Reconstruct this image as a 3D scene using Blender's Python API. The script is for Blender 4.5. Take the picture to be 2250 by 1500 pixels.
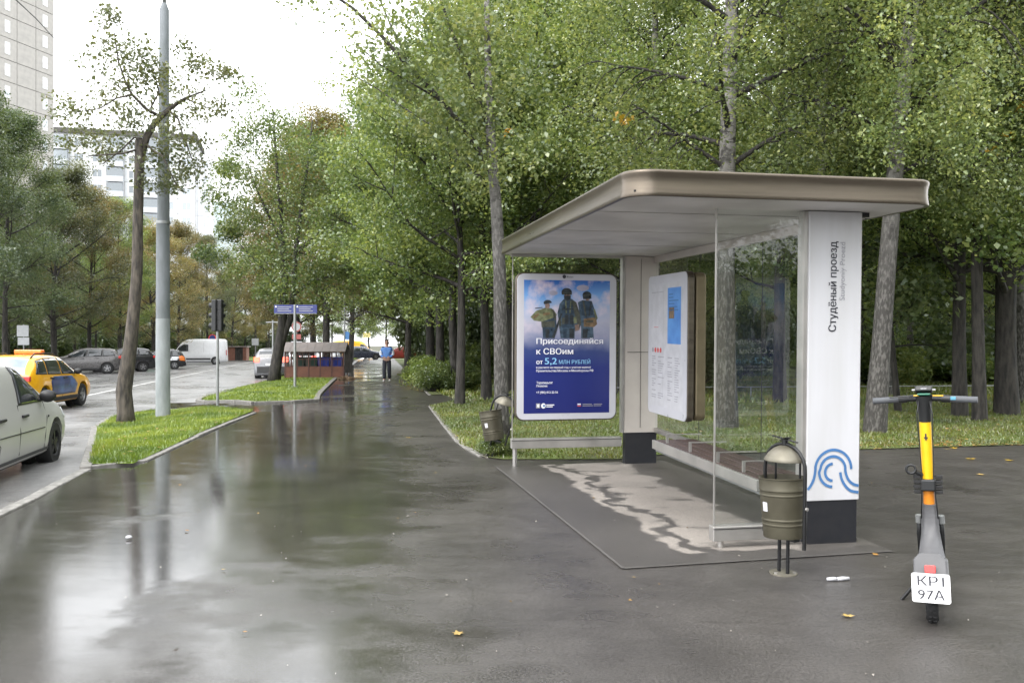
import bpy, bmesh, math, random
import numpy as np
from mathutils import Vector, Matrix, Euler
for _o in list(bpy.data.objects):
    bpy.data.objects.remove(_o)
SC = bpy.context.scene
COL = SC.collection
R = math.radians
random.seed(7)

# ------------------------------------------------------------------ camera, sky, sun, exposure
CAMZ, FPX, CX, CY = 1.526, 1900.0, 1125.0, 750.0
cam_d = bpy.data.cameras.new('camera')
cam_d.sensor_width = 36.0
cam_d.lens = FPX / 2250.0 * 36.0
cam_d.clip_end = 3000
cam = bpy.data.objects.new('camera', cam_d)
COL.objects.link(cam)
cam.location = (0, 0, CAMZ)
cam.rotation_euler = (R(90), 0, 0)
SC.camera = cam

SUN_EL, SUN_AZ = R(50), R(-140)          # azimuth measured from +Y towards +X
world = bpy.data.worlds.new('World')
SC.world = world
world.use_nodes = True
wn, wl = world.node_tree.nodes, world.node_tree.links
wn.clear()
sky = wn.new('ShaderNodeTexSky')
sky.sky_type = 'NISHITA'
sky.sun_disc = False
sky.sun_elevation = SUN_EL
sky.sun_rotation = SUN_AZ
sky.air_density = 1.0
sky.dust_density = 3.0
hsv = wn.new('ShaderNodeHueSaturation')
hsv.inputs['Saturation'].default_value = 0.10     # overcast: the blue is hidden by cloud
cmix = wn.new('ShaderNodeMix'); cmix.data_type = 'RGBA'; cmix.inputs['Factor'].default_value = 0.75
cmix.inputs[7].default_value = (8.6, 8.8, 9.0, 1)  # even cloud layer
bg = wn.new('ShaderNodeBackground')
bg.inputs['Strength'].default_value = 0.15
wout = wn.new('ShaderNodeOutputWorld')
wl.new(sky.outputs[0], hsv.inputs['Color'])
wl.new(hsv.outputs[0], cmix.inputs[6])
wl.new(cmix.outputs[2], bg.inputs['Color'])
wl.new(bg.outputs[0], wout.inputs['Surface'])

sun_d = bpy.data.lights.new('sun', 'SUN')
sun_d.energy = 1.0
sun_d.angle = R(45)
sun_d.color = (1.0, 0.96, 0.9)
sun = bpy.data.objects.new('sun', sun_d)
COL.objects.link(sun)
_sd = Vector((math.sin(SUN_AZ) * math.cos(SUN_EL), math.cos(SUN_AZ) * math.cos(SUN_EL), math.sin(SUN_EL)))
sun.rotation_euler = (-_sd).to_track_quat('-Z', 'Y').to_euler()
sun.location = (0, 0, 30)

vs = SC.view_settings
vs.view_transform = 'Standard'
vs.look = 'None'
vs.gamma = 1.0
vs.use_curve_mapping = False
vs.exposure = 1.55
SC.cycles.use_denoising = True
SC.cycles.max_bounces = 5
SC.cycles.use_adaptive_sampling = True
SC.cycles.adaptive_threshold = .02
SC.cycles.transparent_max_bounces = 16
SC.cycles.diffuse_bounces = 3
SC.cycles.blur_glossy = 1.0
SC.cycles.caustics_reflective = True
SC.cycles.caustics_refractive = False

# ------------------------------------------------------------------ places
def smooth(t):
    t = min(1.0, max(0.0, t))
    return t * t * (3 - 2 * t)

def st_uv(x, y):                          # street frame: along, across
    return -.165 * x + .986 * y, .986 * x + .165 * y

def gz(x, y):                             # the pavement falls gently away and towards the road
    su, sv = st_uv(x, y)
    d = max(0.0, min(y, 150.0) - 9.0)
    long = -.0062 * d * smooth(d / 6.0 + .15)
    return long - .13 * smooth((-3.3 - sv) / 1.6)

def P(px, py, dz=0.0):                    # a spot on the ground seen at that pixel of the photograph
    D = CAMZ * FPX / max(py - CY, 4)
    for _ in range(60):
        x = (px - CX) * D / FPX
        z = gz(x, D) + dz
        D = .5 * D + .5 * min(140.0, (CAMZ - z) * FPX / max(py - CY, 4))
    x = (px - CX) * D / FPX
    return Vector((x, D, gz(x, D) + dz))

def Q(px, D, dz=0.0):
    x = (px - CX) * D / FPX
    return Vector((x, D, gz(x, D) + dz))

def at(px, py, D):
    return Vector(((px - CX) * D / FPX, D, CAMZ + (CY - py) * D / FPX))

# ------------------------------------------------------------------ materials
MATS = {}
def mat(name, col, rough=.6, metal=0.0, col2=None, scale=8.0, bump=0.0, bscale=None, coat=0.0, spec=.5, stretch=None, detail=4.0, emit=None, ramp=(.35, .65)):
    if name in MATS:
        return MATS[name]
    m = bpy.data.materials.new(name)
    m.use_nodes = True
    nt = m.node_tree
    b = nt.nodes['Principled BSDF']
    b.inputs['Base Color'].default_value = (*col, 1)
    b.inputs['Roughness'].default_value = rough
    b.inputs['Metallic'].default_value = metal
    b.inputs['Coat Weight'].default_value = coat
    b.inputs['Coat Roughness'].default_value = .08
    b.inputs['Specular IOR Level'].default_value = spec
    if emit:
        b.inputs['Emission Color'].default_value = (*emit[0], 1)
        b.inputs['Emission Strength'].default_value = emit[1]
    tc = nt.nodes.new('ShaderNodeTexCoord')
    mp = nt.nodes.new('ShaderNodeMapping')
    if stretch:
        mp.inputs['Scale'].default_value = stretch
    nt.links.new(tc.outputs['Object'], mp.inputs['Vector'])
    no = nt.nodes.new('ShaderNodeTexNoise')
    no.inputs['Scale'].default_value = scale
    no.inputs['Detail'].default_value = detail
    nt.links.new(mp.outputs[0], no.inputs['Vector'])
    c2 = col2 if col2 else tuple(c * .86 for c in col)
    rp = nt.nodes.new('ShaderNodeValToRGB')
    rp.color_ramp.elements[0].position = ramp[0]
    rp.color_ramp.elements[1].position = ramp[1]
    rp.color_ramp.elements[0].color = (*c2, 1)
    rp.color_ramp.elements[1].color = (*col, 1)
    nt.links.new(no.outputs['Fac'], rp.inputs[0])
    nt.links.new(rp.outputs[0], b.inputs['Base Color'])
    mr = nt.nodes.new('ShaderNodeMapRange')
    mr.inputs['To Min'].default_value = max(.02, rough - .07)
    mr.inputs['To Max'].default_value = min(1, rough + .07)
    nt.links.new(no.outputs['Fac'], mr.inputs['Value'])
    nt.links.new(mr.outputs[0], b.inputs['Roughness'])
    if bump:
        n2 = nt.nodes.new('ShaderNodeTexNoise')
        n2.inputs['Scale'].default_value = bscale or scale * 4
        n2.inputs['Detail'].default_value = 5
        nt.links.new(mp.outputs[0], n2.inputs['Vector'])
        bp = nt.nodes.new('ShaderNodeBump')
        bp.inputs['Strength'].default_value = bump
        bp.inputs['Distance'].default_value = .02
        nt.links.new(n2.outputs['Fac'], bp.inputs['Height'])
        nt.links.new(bp.outputs[0], b.inputs['Normal'])
    MATS[name] = m
    return m

def leaf_mat(name, cols, trans=.45, sat=.86, patch=.85):
    m = bpy.data.materials.new(name)
    m.use_nodes = True
    nt = m.node_tree
    nt.nodes.clear()
    g = nt.nodes.new('ShaderNodeNewGeometry')
    oi = nt.nodes.new('ShaderNodeObjectInfo')
    rp = nt.nodes.new('ShaderNodeValToRGB')
    el = rp.color_ramp.elements
    el[0].position, el[0].color = 0, (*cols[0], 1)
    el[1].position, el[1].color = 1, (*cols[-1], 1)
    for i, c in enumerate(cols[1:-1]):
        e = el.new((i + 1) / (len(cols) - 1)); e.color = (*c, 1)
    nt.links.new(g.outputs['Random Per Island'], rp.inputs[0])
    hs = nt.nodes.new('ShaderNodeHueSaturation')
    hs.inputs['Saturation'].default_value = sat
    mr = nt.nodes.new('ShaderNodeMapRange')
    mr.inputs['To Min'].default_value, mr.inputs['To Max'].default_value = .75, 1.2
    nt.links.new(oi.outputs['Random'], mr.inputs['Value'])
    # leaf masses differ in tone from spray to spray
    tcp = nt.nodes.new('ShaderNodeTexCoord'); pn = nt.nodes.new('ShaderNodeTexNoise'); pn.inputs['Scale'].default_value = patch; pn.inputs['Detail'].default_value = 3
    nt.links.new(tcp.outputs['Object'], pn.inputs['Vector'])
    pr = nt.nodes.new('ShaderNodeMapRange'); hr = nt.nodes.new('ShaderNodeMapRange')
    for n_, lo, hi in ((pr, .62, 1.32), (hr, .515, .472)):
        for k, x in zip(('From Min', 'From Max', 'To Min', 'To Max'), (.32, .68, lo, hi)): n_.inputs[k].default_value = x
        nt.links.new(pn.outputs['Fac'], n_.inputs['Value'])
    mv = nt.nodes.new('ShaderNodeMath'); mv.operation = 'MULTIPLY'
    nt.links.new(pr.outputs[0], mv.inputs[0]); nt.links.new(mr.outputs[0], mv.inputs[1])
    nt.links.new(mv.outputs[0], hs.inputs['Value']); nt.links.new(hr.outputs[0], hs.inputs['Hue'])
    nt.links.new(rp.outputs[0], hs.inputs['Color'])
    d = nt.nodes.new('ShaderNodeBsdfDiffuse')
    t = nt.nodes.new('ShaderNodeBsdfTranslucent')
    gl = nt.nodes.new('ShaderNodeBsdfGlossy')
    gl.inputs['Roughness'].default_value = .38
    gl.inputs['Color'].default_value = (.9, .95, .95, 1)
    tint = nt.nodes.new('ShaderNodeMix'); tint.data_type = 'RGBA'; tint.blend_type = 'MULTIPLY'
    tint.inputs['Factor'].default_value = 1
    tint.inputs[7].default_value = (1.35, 1.3, .8, 1)
    nt.links.new(hs.outputs[0], tint.inputs[6])
    nt.links.new(hs.outputs[0], d.inputs['Color'])
    nt.links.new(tint.outputs[2], t.inputs['Color'])
    m1 = nt.nodes.new('ShaderNodeMixShader'); m1.inputs[0].default_value = trans
    m2 = nt.nodes.new('ShaderNodeMixShader'); m2.inputs[0].default_value = .06
    out = nt.nodes.new('ShaderNodeOutputMaterial')
    nt.links.new(d.outputs[0], m1.inputs[1]); nt.links.new(t.outputs[0], m1.inputs[2])
    nt.links.new(m1.outputs[0], m2.inputs[1]); nt.links.new(gl.outputs[0], m2.inputs[2])
    nt.links.new(m2.outputs[0], out.inputs['Surface'])
    MATS[name] = m
    return m

def glass_mat(name, tint, refl=1.0, rough=.01):
    m = bpy.data.materials.new(name)
    m.use_nodes = True
    nt = m.node_tree
    nt.nodes.clear()
    t = nt.nodes.new('ShaderNodeBsdfTransparent'); t.inputs[0].default_value = (*tint, 1)
    g = nt.nodes.new('ShaderNodeBsdfGlossy'); g.inputs['Roughness'].default_value = rough
    g.inputs['Color'].default_value = (refl, refl, refl, 1)
    f = nt.nodes.new('ShaderNodeFresnel'); f.inputs['IOR'].default_value = 1.48
    mx = nt.nodes.new('ShaderNodeMixShader')
    out = nt.nodes.new('ShaderNodeOutputMaterial')
    ge = nt.nodes.new('ShaderNodeNewGeometry')
    iv = nt.nodes.new('ShaderNodeMath'); iv.operation = 'SUBTRACT'; iv.inputs[0].default_value = 1; nt.links.new(ge.outputs['Backfacing'], iv.inputs[1])
    mu = nt.nodes.new('ShaderNodeMath'); mu.operation = 'MULTIPLY'; nt.links.new(f.outputs[0], mu.inputs[0]); nt.links.new(iv.outputs[0], mu.inputs[1])
    nt.links.new(mu.outputs[0], mx.inputs[0]); nt.links.new(t.outputs[0], mx.inputs[1]); nt.links.new(g.outputs[0], mx.inputs[2])
    nt.links.new(mx.outputs[0], out.inputs['Surface'])
    MATS[name] = m
    return m

def wet_asphalt(name, dry, wet, wet_bias, v_grad, rough_damp=.33, puddle_rough=.03):
    """Asphalt after rain: noise decides where water stands and where the surface is only damp."""
    m = bpy.data.materials.new(name)
    m.use_nodes = True
    nt = m.node_tree; N = nt.nodes; L = nt.links
    b = N['Principled BSDF']
    tc = N.new('ShaderNodeTexCoord')
    def noise(scale, detail=4, rough=.55, mapping=None):
        n = N.new('ShaderNodeTexNoise'); n.inputs['Scale'].default_value = scale
        n.inputs['Detail'].default_value = detail; n.inputs['Roughness'].default_value = rough
        if mapping:
            mp = N.new('ShaderNodeMapping'); mp.inputs['Scale'].default_value = mapping
            mp.inputs['Rotation'].default_value = (0, 0, R(9.5))
            L.new(tc.outputs['Object'], mp.inputs['Vector']); L.new(mp.outputs[0], n.inputs['Vector'])
        else:
            L.new(tc.outputs['Object'], n.inputs['Vector'])
        return n.outputs['Fac']
    def math_(op, a, c=None, clamp=False):
        n = N.new('ShaderNodeMath'); n.operation = op; n.use_clamp = clamp
        for i, v in enumerate((a, c)):
            if v is None: continue
            if isinstance(v, (int, float)): n.inputs[i].default_value = v
            else: L.new(v, n.inputs[i])
        return n.outputs[0]
    def mrange(v, a, c, d=0., e=1.):
        n = N.new('ShaderNodeMapRange'); n.interpolation_type = 'SMOOTHSTEP'
        for k, x in zip(('From Min', 'From Max', 'To Min', 'To Max'), (a, c, d, e)): n.inputs[k].default_value = x
        L.new(v, n.inputs['Value']); return n.outputs[0]
    sep = N.new('ShaderNodeSeparateXYZ'); L.new(tc.outputs['Object'], sep.inputs[0])
    across = math_('ADD', math_('MULTIPLY', sep.outputs[0], .986), math_('MULTIPLY', sep.outputs[1], .165))
    lower = mrange(across, v_grad[0], v_grad[1], v_grad[2], v_grad[3])   # water gathers on the low, roadward side
    big = noise(.45, 5, .6, (1.0, .7, 1))
    mid = noise(1.7, 4, .55, (.8, 1.5, 1))
    w = math_('ADD', math_('ADD', math_('MULTIPLY', big, .75), math_('MULTIPLY', mid, .25)), lower)
    wetm = mrange(w, wet_bias - .09, wet_bias + .08)
    fine = noise(70, 5, .8)
    speck = noise(420, 2, .6)
    tone = noise(.9, 6, .65)
    mixc = N.new('ShaderNodeMix'); mixc.data_type = 'RGBA'
    mixc.inputs[6].default_value = (*dry, 1); mixc.inputs[7].default_value = (*wet, 1)
    L.new(wetm, mixc.inputs['Factor'])
    mul = N.new('ShaderNodeMix'); mul.data_type = 'RGBA'; mul.blend_type = 'MULTIPLY'; mul.inputs['Factor'].default_value = 1
    L.new(mixc.outputs[2], mul.inputs[6])
    tv = math_('MULTIPLY', mrange(tone, .25, .75, .7, 1.3), mrange(fine, .32, .68, .45, 1.6))
    # hairline cracks
    dn = N.new('ShaderNodeTexNoise'); dn.inputs['Scale'].default_value = 1.1; dn.inputs['Detail'].default_value = 6; L.new(tc.outputs['Object'], dn.inputs['Vector'])
    dv = N.new('ShaderNodeMix'); dv.data_type = 'VECTOR'; dv.inputs['Factor'].default_value = .35; L.new(tc.outputs['Object'], dv.inputs[4]); L.new(dn.outputs['Color'], dv.inputs[5])
    vo = N.new('ShaderNodeTexVoronoi'); vo.feature = 'DISTANCE_TO_EDGE'; vo.inputs['Scale'].default_value = .55; L.new(dv.outputs[1], vo.inputs['Vector'])
    ck = math_('MAXIMUM', mrange(vo.outputs['Distance'], .001, .004, .78, 1.), mrange(noise(.6, 2), .45, .52, 0., 1.))
    tv = math_('MULTIPLY', tv, ck)
    cc = N.new('ShaderNodeCombineColor')
    for i in range(3): L.new(tv, cc.inputs[i])
    L.new(cc.outputs[0], mul.inputs[7])
    L.new(mul.outputs[2], b.inputs['Base Color'])
    patch = noise(5.0, 3, .5, (.7, 1.4, 1))
    r1 = mrange(patch, .35, .7, rough_damp - .04, rough_damp + .05)
    r2 = mrange(noise(2.3, 6, .65, (.6, 1.5, 1)), .40, .66, puddle_rough, puddle_rough + .085)
    mr = N.new('ShaderNodeMix'); mr.data_type = 'FLOAT'
    L.new(wetm, mr.inputs['Factor']); L.new(r1, mr.inputs[2]); L.new(r2, mr.inputs[3])
    L.new(mr.outputs[0], b.inputs['Roughness'])
    b.inputs['IOR'].default_value = 1.52
    ripple = noise(3.2, 3, .5, (.8, 2.6, 1))
    hgt = math_('ADD', math_('MULTIPLY', math_('SUBTRACT', 1.0, math_('MULTIPLY', wetm, .955)), math_('MULTIPLY', fine, .40)),
                math_('ADD', math_('MULTIPLY', ripple, .05), math_('MULTIPLY', speck, .012)))
    bp = N.new('ShaderNodeBump'); bp.inputs['Strength'].default_value = .55; bp.inputs['Distance'].default_value = .012
    L.new(hgt, bp.inputs['Height']); L.new(bp.outputs[0], b.inputs['Normal'])
    MATS[name] = m
    return m

# ------------------------------------------------------------------ mesh building
class MB:
    def __init__(s): s.v, s.f = [], []
    def add(s, vs, fs):
        o = len(s.v); s.v += [tuple(v) for v in vs]; s.f += [tuple(i + o for i in f) for f in fs]; return s
    def box(s, c, d, rot=None):
        c = Vector(c); hx, hy, hz = d[0] / 2, d[1] / 2, d[2] / 2
        vs = [Vector((x, y, z)) for z in (-hz, hz) for y in (-hy, hy) for x in (-hx, hx)]
        if rot is not None:
            M = rot if isinstance(rot, Matrix) else Euler(rot).to_matrix()
            vs = [M @ v for v in vs]
        return s.add([v + c for v in vs], [(0, 2, 3, 1), (4, 5, 7, 6), (0, 1, 5, 4), (2, 6, 7, 3), (0, 4, 6, 2), (1, 3, 7, 5)])
    def b2(s, a, b):
        return s.box([(a[i] + b[i]) / 2 for i in range(3)], [abs(b[i] - a[i]) for i in range(3)])
    def tube(s, pts, rad, n=8, cap=True):
        pts = [Vector(p) for p in pts]
        if not isinstance(rad, (list, tuple)): rad = [rad] * len(pts)
        vs, fs = [], []
        up = None
        for i, p in enumerate(pts):
            t = (pts[min(i + 1, len(pts) - 1)] - pts[max(i - 1, 0)])
            if t.length < 1e-9: t = Vector((0, 0, 1))
            t.normalize()
            if up is None:
                up = Vector((1, 0, 0)) if abs(t.x) < .8 else Vector((0, 1, 0))
            a = (up - t * up.dot(t)).normalized(); up = a
            b_ = t.cross(a)
            for k in range(n):
                w = 2 * math.pi * k / n
                vs.append(p + (a * math.cos(w) + b_ * math.sin(w)) * rad[i])
        for i in range(len(pts) - 1):
            for k in range(n):
                fs.append((i * n + k, i * n + (k + 1) % n, (i + 1) * n + (k + 1) % n, (i + 1) * n + k))
        if cap:
            fs.append(tuple(range(n - 1, -1, -1))); fs.append(tuple(range((len(pts) - 1) * n, len(pts) * n)))
        return s.add(vs, fs)
    def lathe(s, prof, n=24, c=(0, 0, 0), M=None, close=False):
        vs, fs = [], []
        for r, z in prof:
            for k in range(n):
                w = 2 * math.pi * k / n
                vs.append(Vector((r * math.cos(w), r * math.sin(w), z)))
        m = len(prof)
        for i in range(m - 1 + (1 if close else 0)):
            j = (i + 1) % m
            for k in range(n):
                fs.append((i * n + k, i * n + (k + 1) % n, j * n + (k + 1) % n, j * n + k))
        if M is not None: vs = [M @ v for v in vs]
        c = Vector(c)
        return s.add([v + c for v in vs], fs)
    def prism(s, poly, z0, z1, M=None):
        n = len(poly)
        vs = [Vector((x, y, z0)) for x, y in poly] + [Vector((x, y, z1)) for x, y in poly]
        if M is not None: vs = [M @ v for v in vs]
        return s.add(vs, [tuple(range(n - 1, -1, -1)), tuple(range(n, 2 * n))] + [(i, (i + 1) % n, n + (i + 1) % n, n + i) for i in range(n)])
    def ball(s, c, r, n=10):
        rx, ry, rz = r if isinstance(r, (list, tuple)) else (r, r, r)
        vs, fs = [], []
        m = max(5, n // 2 + 1)
        for i in range(m + 1):
            th = math.pi * i / m
            for k in range(n):
                w = 2 * math.pi * k / n
                vs.append((c[0] + rx * math.sin(th) * math.cos(w), c[1] + ry * math.sin(th) * math.sin(w), c[2] + rz * math.cos(th)))
        for i in range(m):
            for k in range(n):
                fs.append((i * n + k, (i + 1) * n + k, (i + 1) * n + (k + 1) % n, i * n + (k + 1) % n))
        return s.add(vs, fs)
    def mesh(s, name, material, smooth_=False):
        me = bpy.data.meshes.new(name)
        me.from_pydata(s.v, [], s.f)
        me.validate()
        if material is not None: me.materials.append(MATS[material] if isinstance(material, str) else material)
        bm = bmesh.new(); bm.from_mesh(me)
        bmesh.ops.recalc_face_normals(bm, faces=bm.faces)
        bm.to_mesh(me); bm.free()
        if smooth_:
            for p in me.polygons: p.use_smooth = True
        return me
    def obj(s, name, material, parent=None, smooth_=False, bevel=0, seg=2, loc=None, rot=None, sharp=None):
        me = s.mesh(name, material, smooth_)
        o = bpy.data.objects.new(name, me); COL.objects.link(o)
        if parent is not None: o.parent = parent
        if loc is not None: o.location = loc
        if rot is not None: o.rotation_euler = rot
        if bevel:
            md = o.modifiers.new('bevel', 'BEVEL'); md.width = bevel; md.segments = seg; md.limit_method = 'ANGLE'; md.angle_limit = R(40)
        if smooth_ and sharp:
            me.set_sharp_from_angle(angle=R(sharp))
        return o

def tag(o, label=None, cat=None, group=None, kind=None):
    if label: o['label'] = label
    if cat: o['category'] = cat
    if group: o['group'] = group
    if kind: o['kind'] = kind
    return o

def thing(name, label, cat, loc=(0, 0, 0), rot=(0, 0, 0), group=None):
    o = bpy.data.objects.new(name, None); COL.objects.link(o)
    o.empty_display_size = .2
    o.location = loc; o.rotation_euler = rot
    return tag(o, label, cat, group)

def link_mesh(name, me, parent=None, loc=None, rot=None, scale=None):
    o = bpy.data.objects.new(name, me); COL.objects.link(o)
    if parent is not None: o.parent = parent
    if loc is not None: o.location = loc
    if rot is not None: o.rotation_euler = rot
    if scale is not None: o.scale = scale if isinstance(scale, (tuple, list)) else (scale,) * 3
    return o

def copy_tree(o, parent=None):
    c = o.copy(); COL.objects.link(c)
    if parent is not None: c.parent = parent
    for ch in o.children: copy_tree(ch, c)
    return c

def text_mesh(name, txt, material, bold=0.0, width=None, height=None, align='LEFT'):
    """flat lettering in the XY plane, scaled to the asked width and cap height; every outline of a glyph is filled on its own"""
    from mathutils.geometry import delaunay_2d_cdt
    cu = bpy.data.curves.new('lettering_curve', 'FONT')
    cu.body = txt; cu.size = 1; cu.fill_mode = 'NONE'; cu.resolution_u = 3
    ob = bpy.data.objects.new('lettering_curve', cu); COL.objects.link(ob)
    me = bpy.data.meshes.new_from_object(ob.evaluated_get(bpy.context.evaluated_depsgraph_get()))
    bpy.data.objects.remove(ob); bpy.data.curves.remove(cu)
    co = [Vector((v.co.x, v.co.y)) for v in me.vertices]
    nb = {}
    for e in me.edges:
        nb.setdefault(e.vertices[0], set()).add(e.vertices[1]); nb.setdefault(e.vertices[1], set()).add(e.vertices[0])
    bpy.data.meshes.remove(me)
    seen, loops = set(), []
    for s in range(len(co)):
        if s in seen or s not in nb: continue
        loop = [s]; seen.add(s); cur = s
        while True:
            c = [q for q in ([cur + 1] if cur + 1 in nb[cur] else []) + sorted(nb[cur]) if q not in seen]
            if not c: break
            cur = c[0]; seen.add(cur); loop.append(cur)
        if len(loop) > 2: loops.append([co[q] for q in loop])
    x0 = min(p.x for l in loops for p in l); w = max(p.x for l in loops for p in l) - x0
    sx = sy = 1
    if width: sx = width / (w + bold)
    if height: sy = height / .73
    if width and not height: sy = sx
    if height and not width: sx = sy
    bb = [(min(p.x for p in l), max(p.x for p in l), min(p.y for p in l), max(p.y for p in l)) for l in loops]
    groups = []                                   # outlines that share a glyph
    for k in sorted(range(len(loops)), key=lambda q: bb[q][0]):
        if groups and bb[k][0] < groups[-1][1] - 1e-4: groups[-1][0].append(k); groups[-1][1] = max(groups[-1][1], bb[k][1])
        else: groups.append([[k], bb[k][1]])
    def winding(x, y, l):
        n = 0
        for i in range(len(l)):
            p, q = l[i], l[(i + 1) % len(l)]
            if (p.y <= y) != (q.y <= y):
                cr = (q.x - p.x) * (y - p.y) - (x - p.x) * (q.y - p.y)
                if p.y <= y and cr > 0: n += 1
                elif p.y > y and cr < 0: n -= 1
        return n
    V, F = [], []
    for ks, _ in groups:
        vs, es = [], []
        for k in ks:
            o = len(vs); m_ = len(loops[k]); vs += loops[k]; es += [(o + i, o + (i + 1) % m_) for i in range(m_)]
        r = delaunay_2d_cdt(vs, es, [], 0, 1e-5)
        tris = []
        for t in r[2]:
            cx = sum(r[0][q].x for q in t) / 3; cy = sum(r[0][q].y for q in t) / 3
            if sum(winding(cx, cy, loops[k]) for k in ks if bb[k][0] <= cx <= bb[k][1] and bb[k][2] <= cy <= bb[k][3]) != 0: tris.append(t)
        for rep, dx in enumerate((0.0,) if bold == 0 else (0.0, bold)):
            o = len(V)
            V += [((p.x - x0 + dx) * sx, p.y * sy, .0002 * rep) for p in r[0]]
            F += [tuple(q + o for q in t) for t in tris]
    m2 = bpy.data.meshes.new(name); m2.from_pydata(V, [], F)
    m2.materials.append(MATS[material])
    return m2

def rrect(w, h, r, n=5):
    pts = []
    for cx, cy, a0 in ((w / 2 - r, h / 2 - r, 0), (-w / 2 + r, h / 2 - r, 90), (-w / 2 + r, -h / 2 + r, 180), (w / 2 - r, -h / 2 + r, 270)):
        for i in range(n + 1):
            a = R(a0 + 90 * i / n)
            pts.append((cx + r * math.cos(a), cy + r * math.sin(a)))
    return pts

def sheet(name, pts, dz, material, step=1.0, kind='structure', parent=None, zf=gz):
    """a ground sheet: polygon cut into a grid and laid on the slope"""
    bm = bmesh.new()
    vs = [bm.verts.new((p[0], p[1], 0)) for p in pts]
    f = bm.faces.new(vs)
    if f.normal.z < 0: f.normal_flip()
    xs = [p[0] for p in pts]; ys = [p[1] for p in pts]
    c = math.floor(min(xs))
    while c < max(xs):
        if min(xs) < c: bmesh.ops.bisect_plane(bm, geom=bm.verts[:] + bm.edges[:] + bm.faces[:], plane_co=(c, 0, 0), plane_no=(1, 0, 0), dist=1e-5)
        c += step
    c = math.floor(min(ys))
    while c < max(ys):
        if min(ys) < c: bmesh.ops.bisect_plane(bm, geom=bm.verts[:] + bm.edges[:] + bm.faces[:], plane_co=(0, c, 0), plane_no=(0, 1, 0), dist=1e-5)
        c += step if c < 40 else step * 3
    bmesh.ops.triangulate(bm, faces=[f for f in bm.faces if len(f.verts) > 4])
    for v in bm.verts: v.co.z = zf(v.co.x, v.co.y) + dz
    bmesh.ops.recalc_face_normals(bm, faces=bm.faces)
    me = bpy.data.meshes.new(name); bm.to_mesh(me); bm.free()
    if sum(p.normal.z for p in me.polygons) < 0: me.flip_normals()
    me.materials.append(MATS[material])
    for p in me.polygons: p.use_smooth = True
    o = link_mesh(name, me, parent)
    if kind: o['kind'] = kind
    return o

def in_poly(x, y, poly):
    c = False; n = len(poly); j = n - 1
    for i in range(n):
        xi, yi, xj, yj = poly[i][0], poly[i][1], poly[j][0], poly[j][1]
        if ((yi > y) != (yj > y)) and (x < (xj - xi) * (y - yi) / (yj - yi + 1e-12) + xi): c = not c
        j = i
    return c

def quick_mesh(name, V, F, material, smooth_=False):
    """numpy vertices and faces of one size -> mesh, fast"""
    me = bpy.data.meshes.new(name)
    k = F.shape[1]
    me.vertices.add(len(V)); me.vertices.foreach_set('co', V.astype(np.float32).ravel())
    me.loops.add(F.size); me.loops.foreach_set('vertex_index', F.astype(np.int32).ravel())
    me.polygons.add(len(F))
    me.polygons.foreach_set('loop_start', np.arange(0, F.size, k, dtype=np.int32))
    me.polygons.foreach_set('loop_total', np.full(len(F), k, dtype=np.int32))
    me.update(calc_edges=True)
    if material is not None: me.materials.append(MATS[material])
    return me
# ------------------------------------------------------------------ material library
mat('soil', (.060, .052, .030), .95, col2=(.030, .040, .014), scale=2.2, bump=.6, bscale=30)
mat('turf', (.130, .190, .022), .9, col2=(.085, .125, .016), scale=3.0, bump=.5, bscale=60)
mat('woodland_floor', (.090, .125, .024), .95, col2=(.060, .062, .022), scale=1.2, bump=.6, bscale=25)
wet_asphalt('pavement_asphalt', (.055, .0505, .047), (.038, .0355, .033), .66, (-1.9, 2.5, .30, .0))
wet_asphalt('road_asphalt', (.16, .157, .155), (.13, .128, .127), .60, (-20, 5, .1, .1), .42, .24)
mat('kerb_stone', (.22, .21, .195), .6, col2=(.10, .095, .085), scale=9, bump=.3, bscale=90)
mat('road_paint', (.62, .62, .60), .5, col2=(.35, .35, .34), scale=6)
mat('white_panel', (.55, .55, .58), .35, col2=(.49, .488, .50), scale=5, stretch=(1, 1, .12), detail=6)
mat('soffit', (.64, .62, .60), .55, col2=(.50, .48, .46), scale=2.0, detail=7)
mat('bronze_trim', (.155, .130, .102), .30, .85, col2=(.12, .10, .08), scale=3, stretch=(.3, .3, 6))
mat('gold_trim', (.19, .155, .095), .45, .6)
mat('steel', (.50, .48, .46), .38, .8, col2=(.40, .385, .37), scale=4)
mat('beige_panel', (.50, .46, .42), .5, .15, col2=(.44, .40, .37), scale=3)
mat('black_base', (.007, .008, .012), .55, col2=(.013, .013, .016), scale=12)
mat('case_white', (.48, .48, .52), .3, col2=(.45, .45, .485), scale=3)
mat('bench_wood', (.085, .055, .049), .45, col2=(.050, .033, .030), scale=6, stretch=(6, .6, 6), bump=.2)
mat('crumb', (.26, .24, .21), .7)
mat('seam_mortar', (.09, .084, .079), .6, col2=(.075, .07, .066), scale=8)
mat('ink_dark', (.025, .025, .035), .5)
mat('ink_grey', (.30, .30, .33), .5)
mat('ink_blue', (.06, .17, .38), .45)
mat('ink_white', (.85, .85, .90), .4)
mat('ink_cyan', (.28, .58, .88), .4)
mat('ink_red', (.6, .06, .05), .4)
mat('paper', (.52, .52, .55), .4)
mat('bin_metal', (.075, .068, .046), .52, .4, col2=(.055, .049, .032), scale=7)
mat('bin_lid', (.20, .185, .15), .52, .5, col2=(.13, .12, .09), scale=8)
mat('black_metal', (.012, .012, .013), .4, .3)
mat('rubber', (.014, .014, .015), .75, bump=.2, bscale=60)
mat('scooter_yellow', (.82, .48, .010), .35, coat=.4, col2=(.76, .43, .008))
mat('scooter_orange', (.70, .24, .02), .35)
mat('scooter_grey', (.095, .095, .10), .5, col2=(.07, .07, .075), scale=10)
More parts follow.
